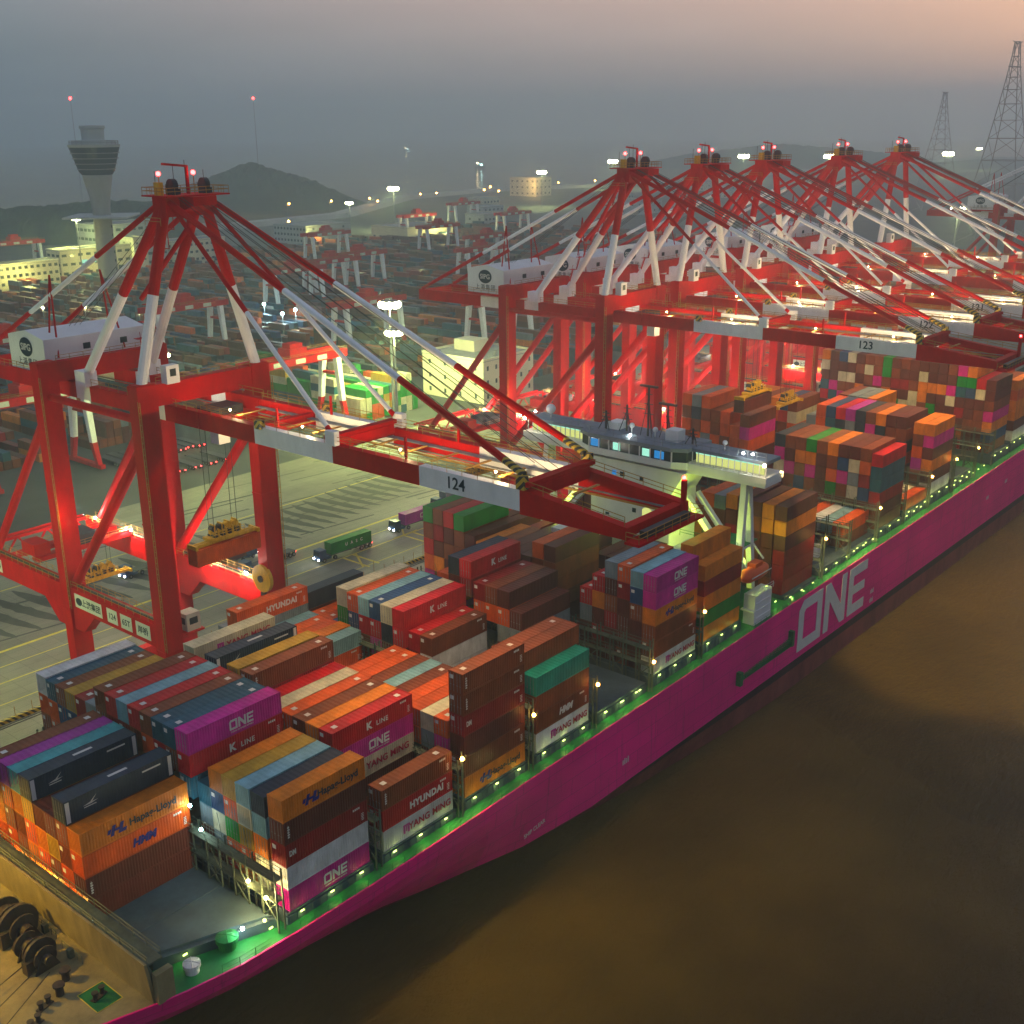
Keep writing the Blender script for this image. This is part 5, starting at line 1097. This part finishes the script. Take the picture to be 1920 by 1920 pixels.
# clear side towards the sunset, blue green side away from it; upwards both turn brighter
ra=ramp([(0,(.070,.145,.185)),(.06,(.085,.155,.205)),(.14,(.16,.20,.255)),(.35,(.22,.25,.32)),(1,(.22,.27,.38))])
rb=ramp([(0,(.30,.275,.295)),(.05,(.34,.30,.32)),(.105,(.56,.38,.37)),(.30,(.44,.36,.39)),(1,(.22,.27,.38))])
L.new(sp.outputs[2],ra.inputs[0]); L.new(sp.outputs[2],rb.inputs[0])
dt=N.new('ShaderNodeVectorMath'); dt.operation='DOT_PRODUCT'; L.new(tc.outputs['Generated'],dt.inputs[0]); dt.inputs[1].default_value=(math.cos(SUN_AZ),math.sin(SUN_AZ),0)
mr=N.new('ShaderNodeMapRange'); mr.interpolation_type='SMOOTHSTEP'; mr.inputs['From Min'].default_value=.45; mr.inputs['From Max'].default_value=1.0; L.new(dt.outputs['Value'],mr.inputs['Value'])
mx=N.new('ShaderNodeMix'); mx.data_type='RGBA'; L.new(mr.outputs[0],mx.inputs['Factor']); L.new(ra.outputs[0],mx.inputs[6]); L.new(rb.outputs[0],mx.inputs[7])
cm=N.new('ShaderNodeMapping'); cm.inputs['Scale'].default_value=(1.6,1.6,9); L.new(tc.outputs['Generated'],cm.inputs['Vector'])
cn=N.new('ShaderNodeTexNoise'); cn.inputs['Scale'].default_value=2.2; cn.inputs['Detail'].default_value=5; L.new(cm.outputs[0],cn.inputs['Vector'])
cmr=N.new('ShaderNodeMapRange'); cmr.inputs['From Min'].default_value=.3; cmr.inputs['From Max'].default_value=.7; cmr.inputs['To Min'].default_value=.90; cmr.inputs['To Max'].default_value=1.10; L.new(cn.outputs['Fac'],cmr.inputs['Value'])
cs=N.new('ShaderNodeVectorMath'); cs.operation='SCALE'; L.new(mx.outputs[2],cs.inputs[0]); L.new(cmr.outputs[0],cs.inputs['Scale'])
sc=N.new('ShaderNodeVectorMath'); sc.operation='SCALE'; L.new(sky.outputs[0],sc.inputs[0]); sc.inputs['Scale'].default_value=.05
ad=N.new('ShaderNodeVectorMath'); ad.operation='ADD'; L.new(cs.outputs[0],ad.inputs[0]); L.new(sc.outputs[0],ad.inputs[1])
L.new(ad.outputs[0],bg.inputs['Color']); bg.inputs['Strength'].default_value=1.15
sd=bpy.data.lights.new('sun','SUN'); sd.energy=.12; sd.angle=math.radians(14); sd.color=(1,.62,.5)
so=bpy.data.objects.new('sun',sd); COL.objects.link(so)
dv=Vector((math.cos(SUN_AZ)*math.cos(math.radians(6)),math.sin(SUN_AZ)*math.cos(math.radians(6)),math.sin(math.radians(6))))
so.rotation_euler=dv.to_track_quat('Z','Y').to_euler()
mb=MB(); mb.box(-5950,5950,-5950,5950,ZW-6,212); hz=mb.build('haze',[]); tag(hz,kind='stuff')
m=bpy.data.materials.new('haze_air'); m.use_nodes=True; nt=m.node_tree; nt.nodes.clear(); o=nt.nodes.new('ShaderNodeOutputMaterial'); v=nt.nodes.new('ShaderNodeVolumePrincipled')
v.inputs['Color'].default_value=(.74,.92,.96,1); v.inputs['Density'].default_value=.00040; v.inputs['Anisotropy'].default_value=.5; nt.links.new(v.outputs[0],o.inputs['Volume']); hz.data.materials.append(m)
cd=bpy.data.cameras.new('camera'); co=bpy.data.objects.new('camera',cd); COL.objects.link(co)
yaw,pit,rol=0.70209,-0.32191,-0.00873
f=Vector((math.cos(yaw)*math.cos(pit),math.sin(yaw)*math.cos(pit),math.sin(pit))); rt=Vector((math.sin(yaw),-math.cos(yaw),0)); up=rt.cross(f)
c_,s_=math.cos(rol),math.sin(rol); R1=c_*rt+s_*up; U1=-s_*rt+c_*up
co.matrix_world=Matrix(((R1.x,U1.x,-f.x,CAM.x),(R1.y,U1.y,-f.y,CAM.y),(R1.z,U1.z,-f.z,CAM.z),(0,0,0,1)))
cd.sensor_width=36; cd.lens=2189.32/1920*36; cd.clip_start=1; cd.clip_end=20000
S.camera=co
S.view_settings.view_transform='Standard'; S.view_settings.look='None'; S.view_settings.exposure=0; S.view_settings.gamma=1
cy=S.cycles; cy.use_denoising=True; cy.denoiser='OPENIMAGEDENOISE'; cy.max_bounces=4; cy.diffuse_bounces=2; cy.glossy_bounces=2; cy.transmission_bounces=1; cy.volume_bounces=1; cy.transparent_max_bounces=8
cy.sample_clamp_indirect=4; cy.sample_clamp_direct=0; cy.caustics_reflective=False; cy.caustics_refractive=False; cy.use_light_tree=True
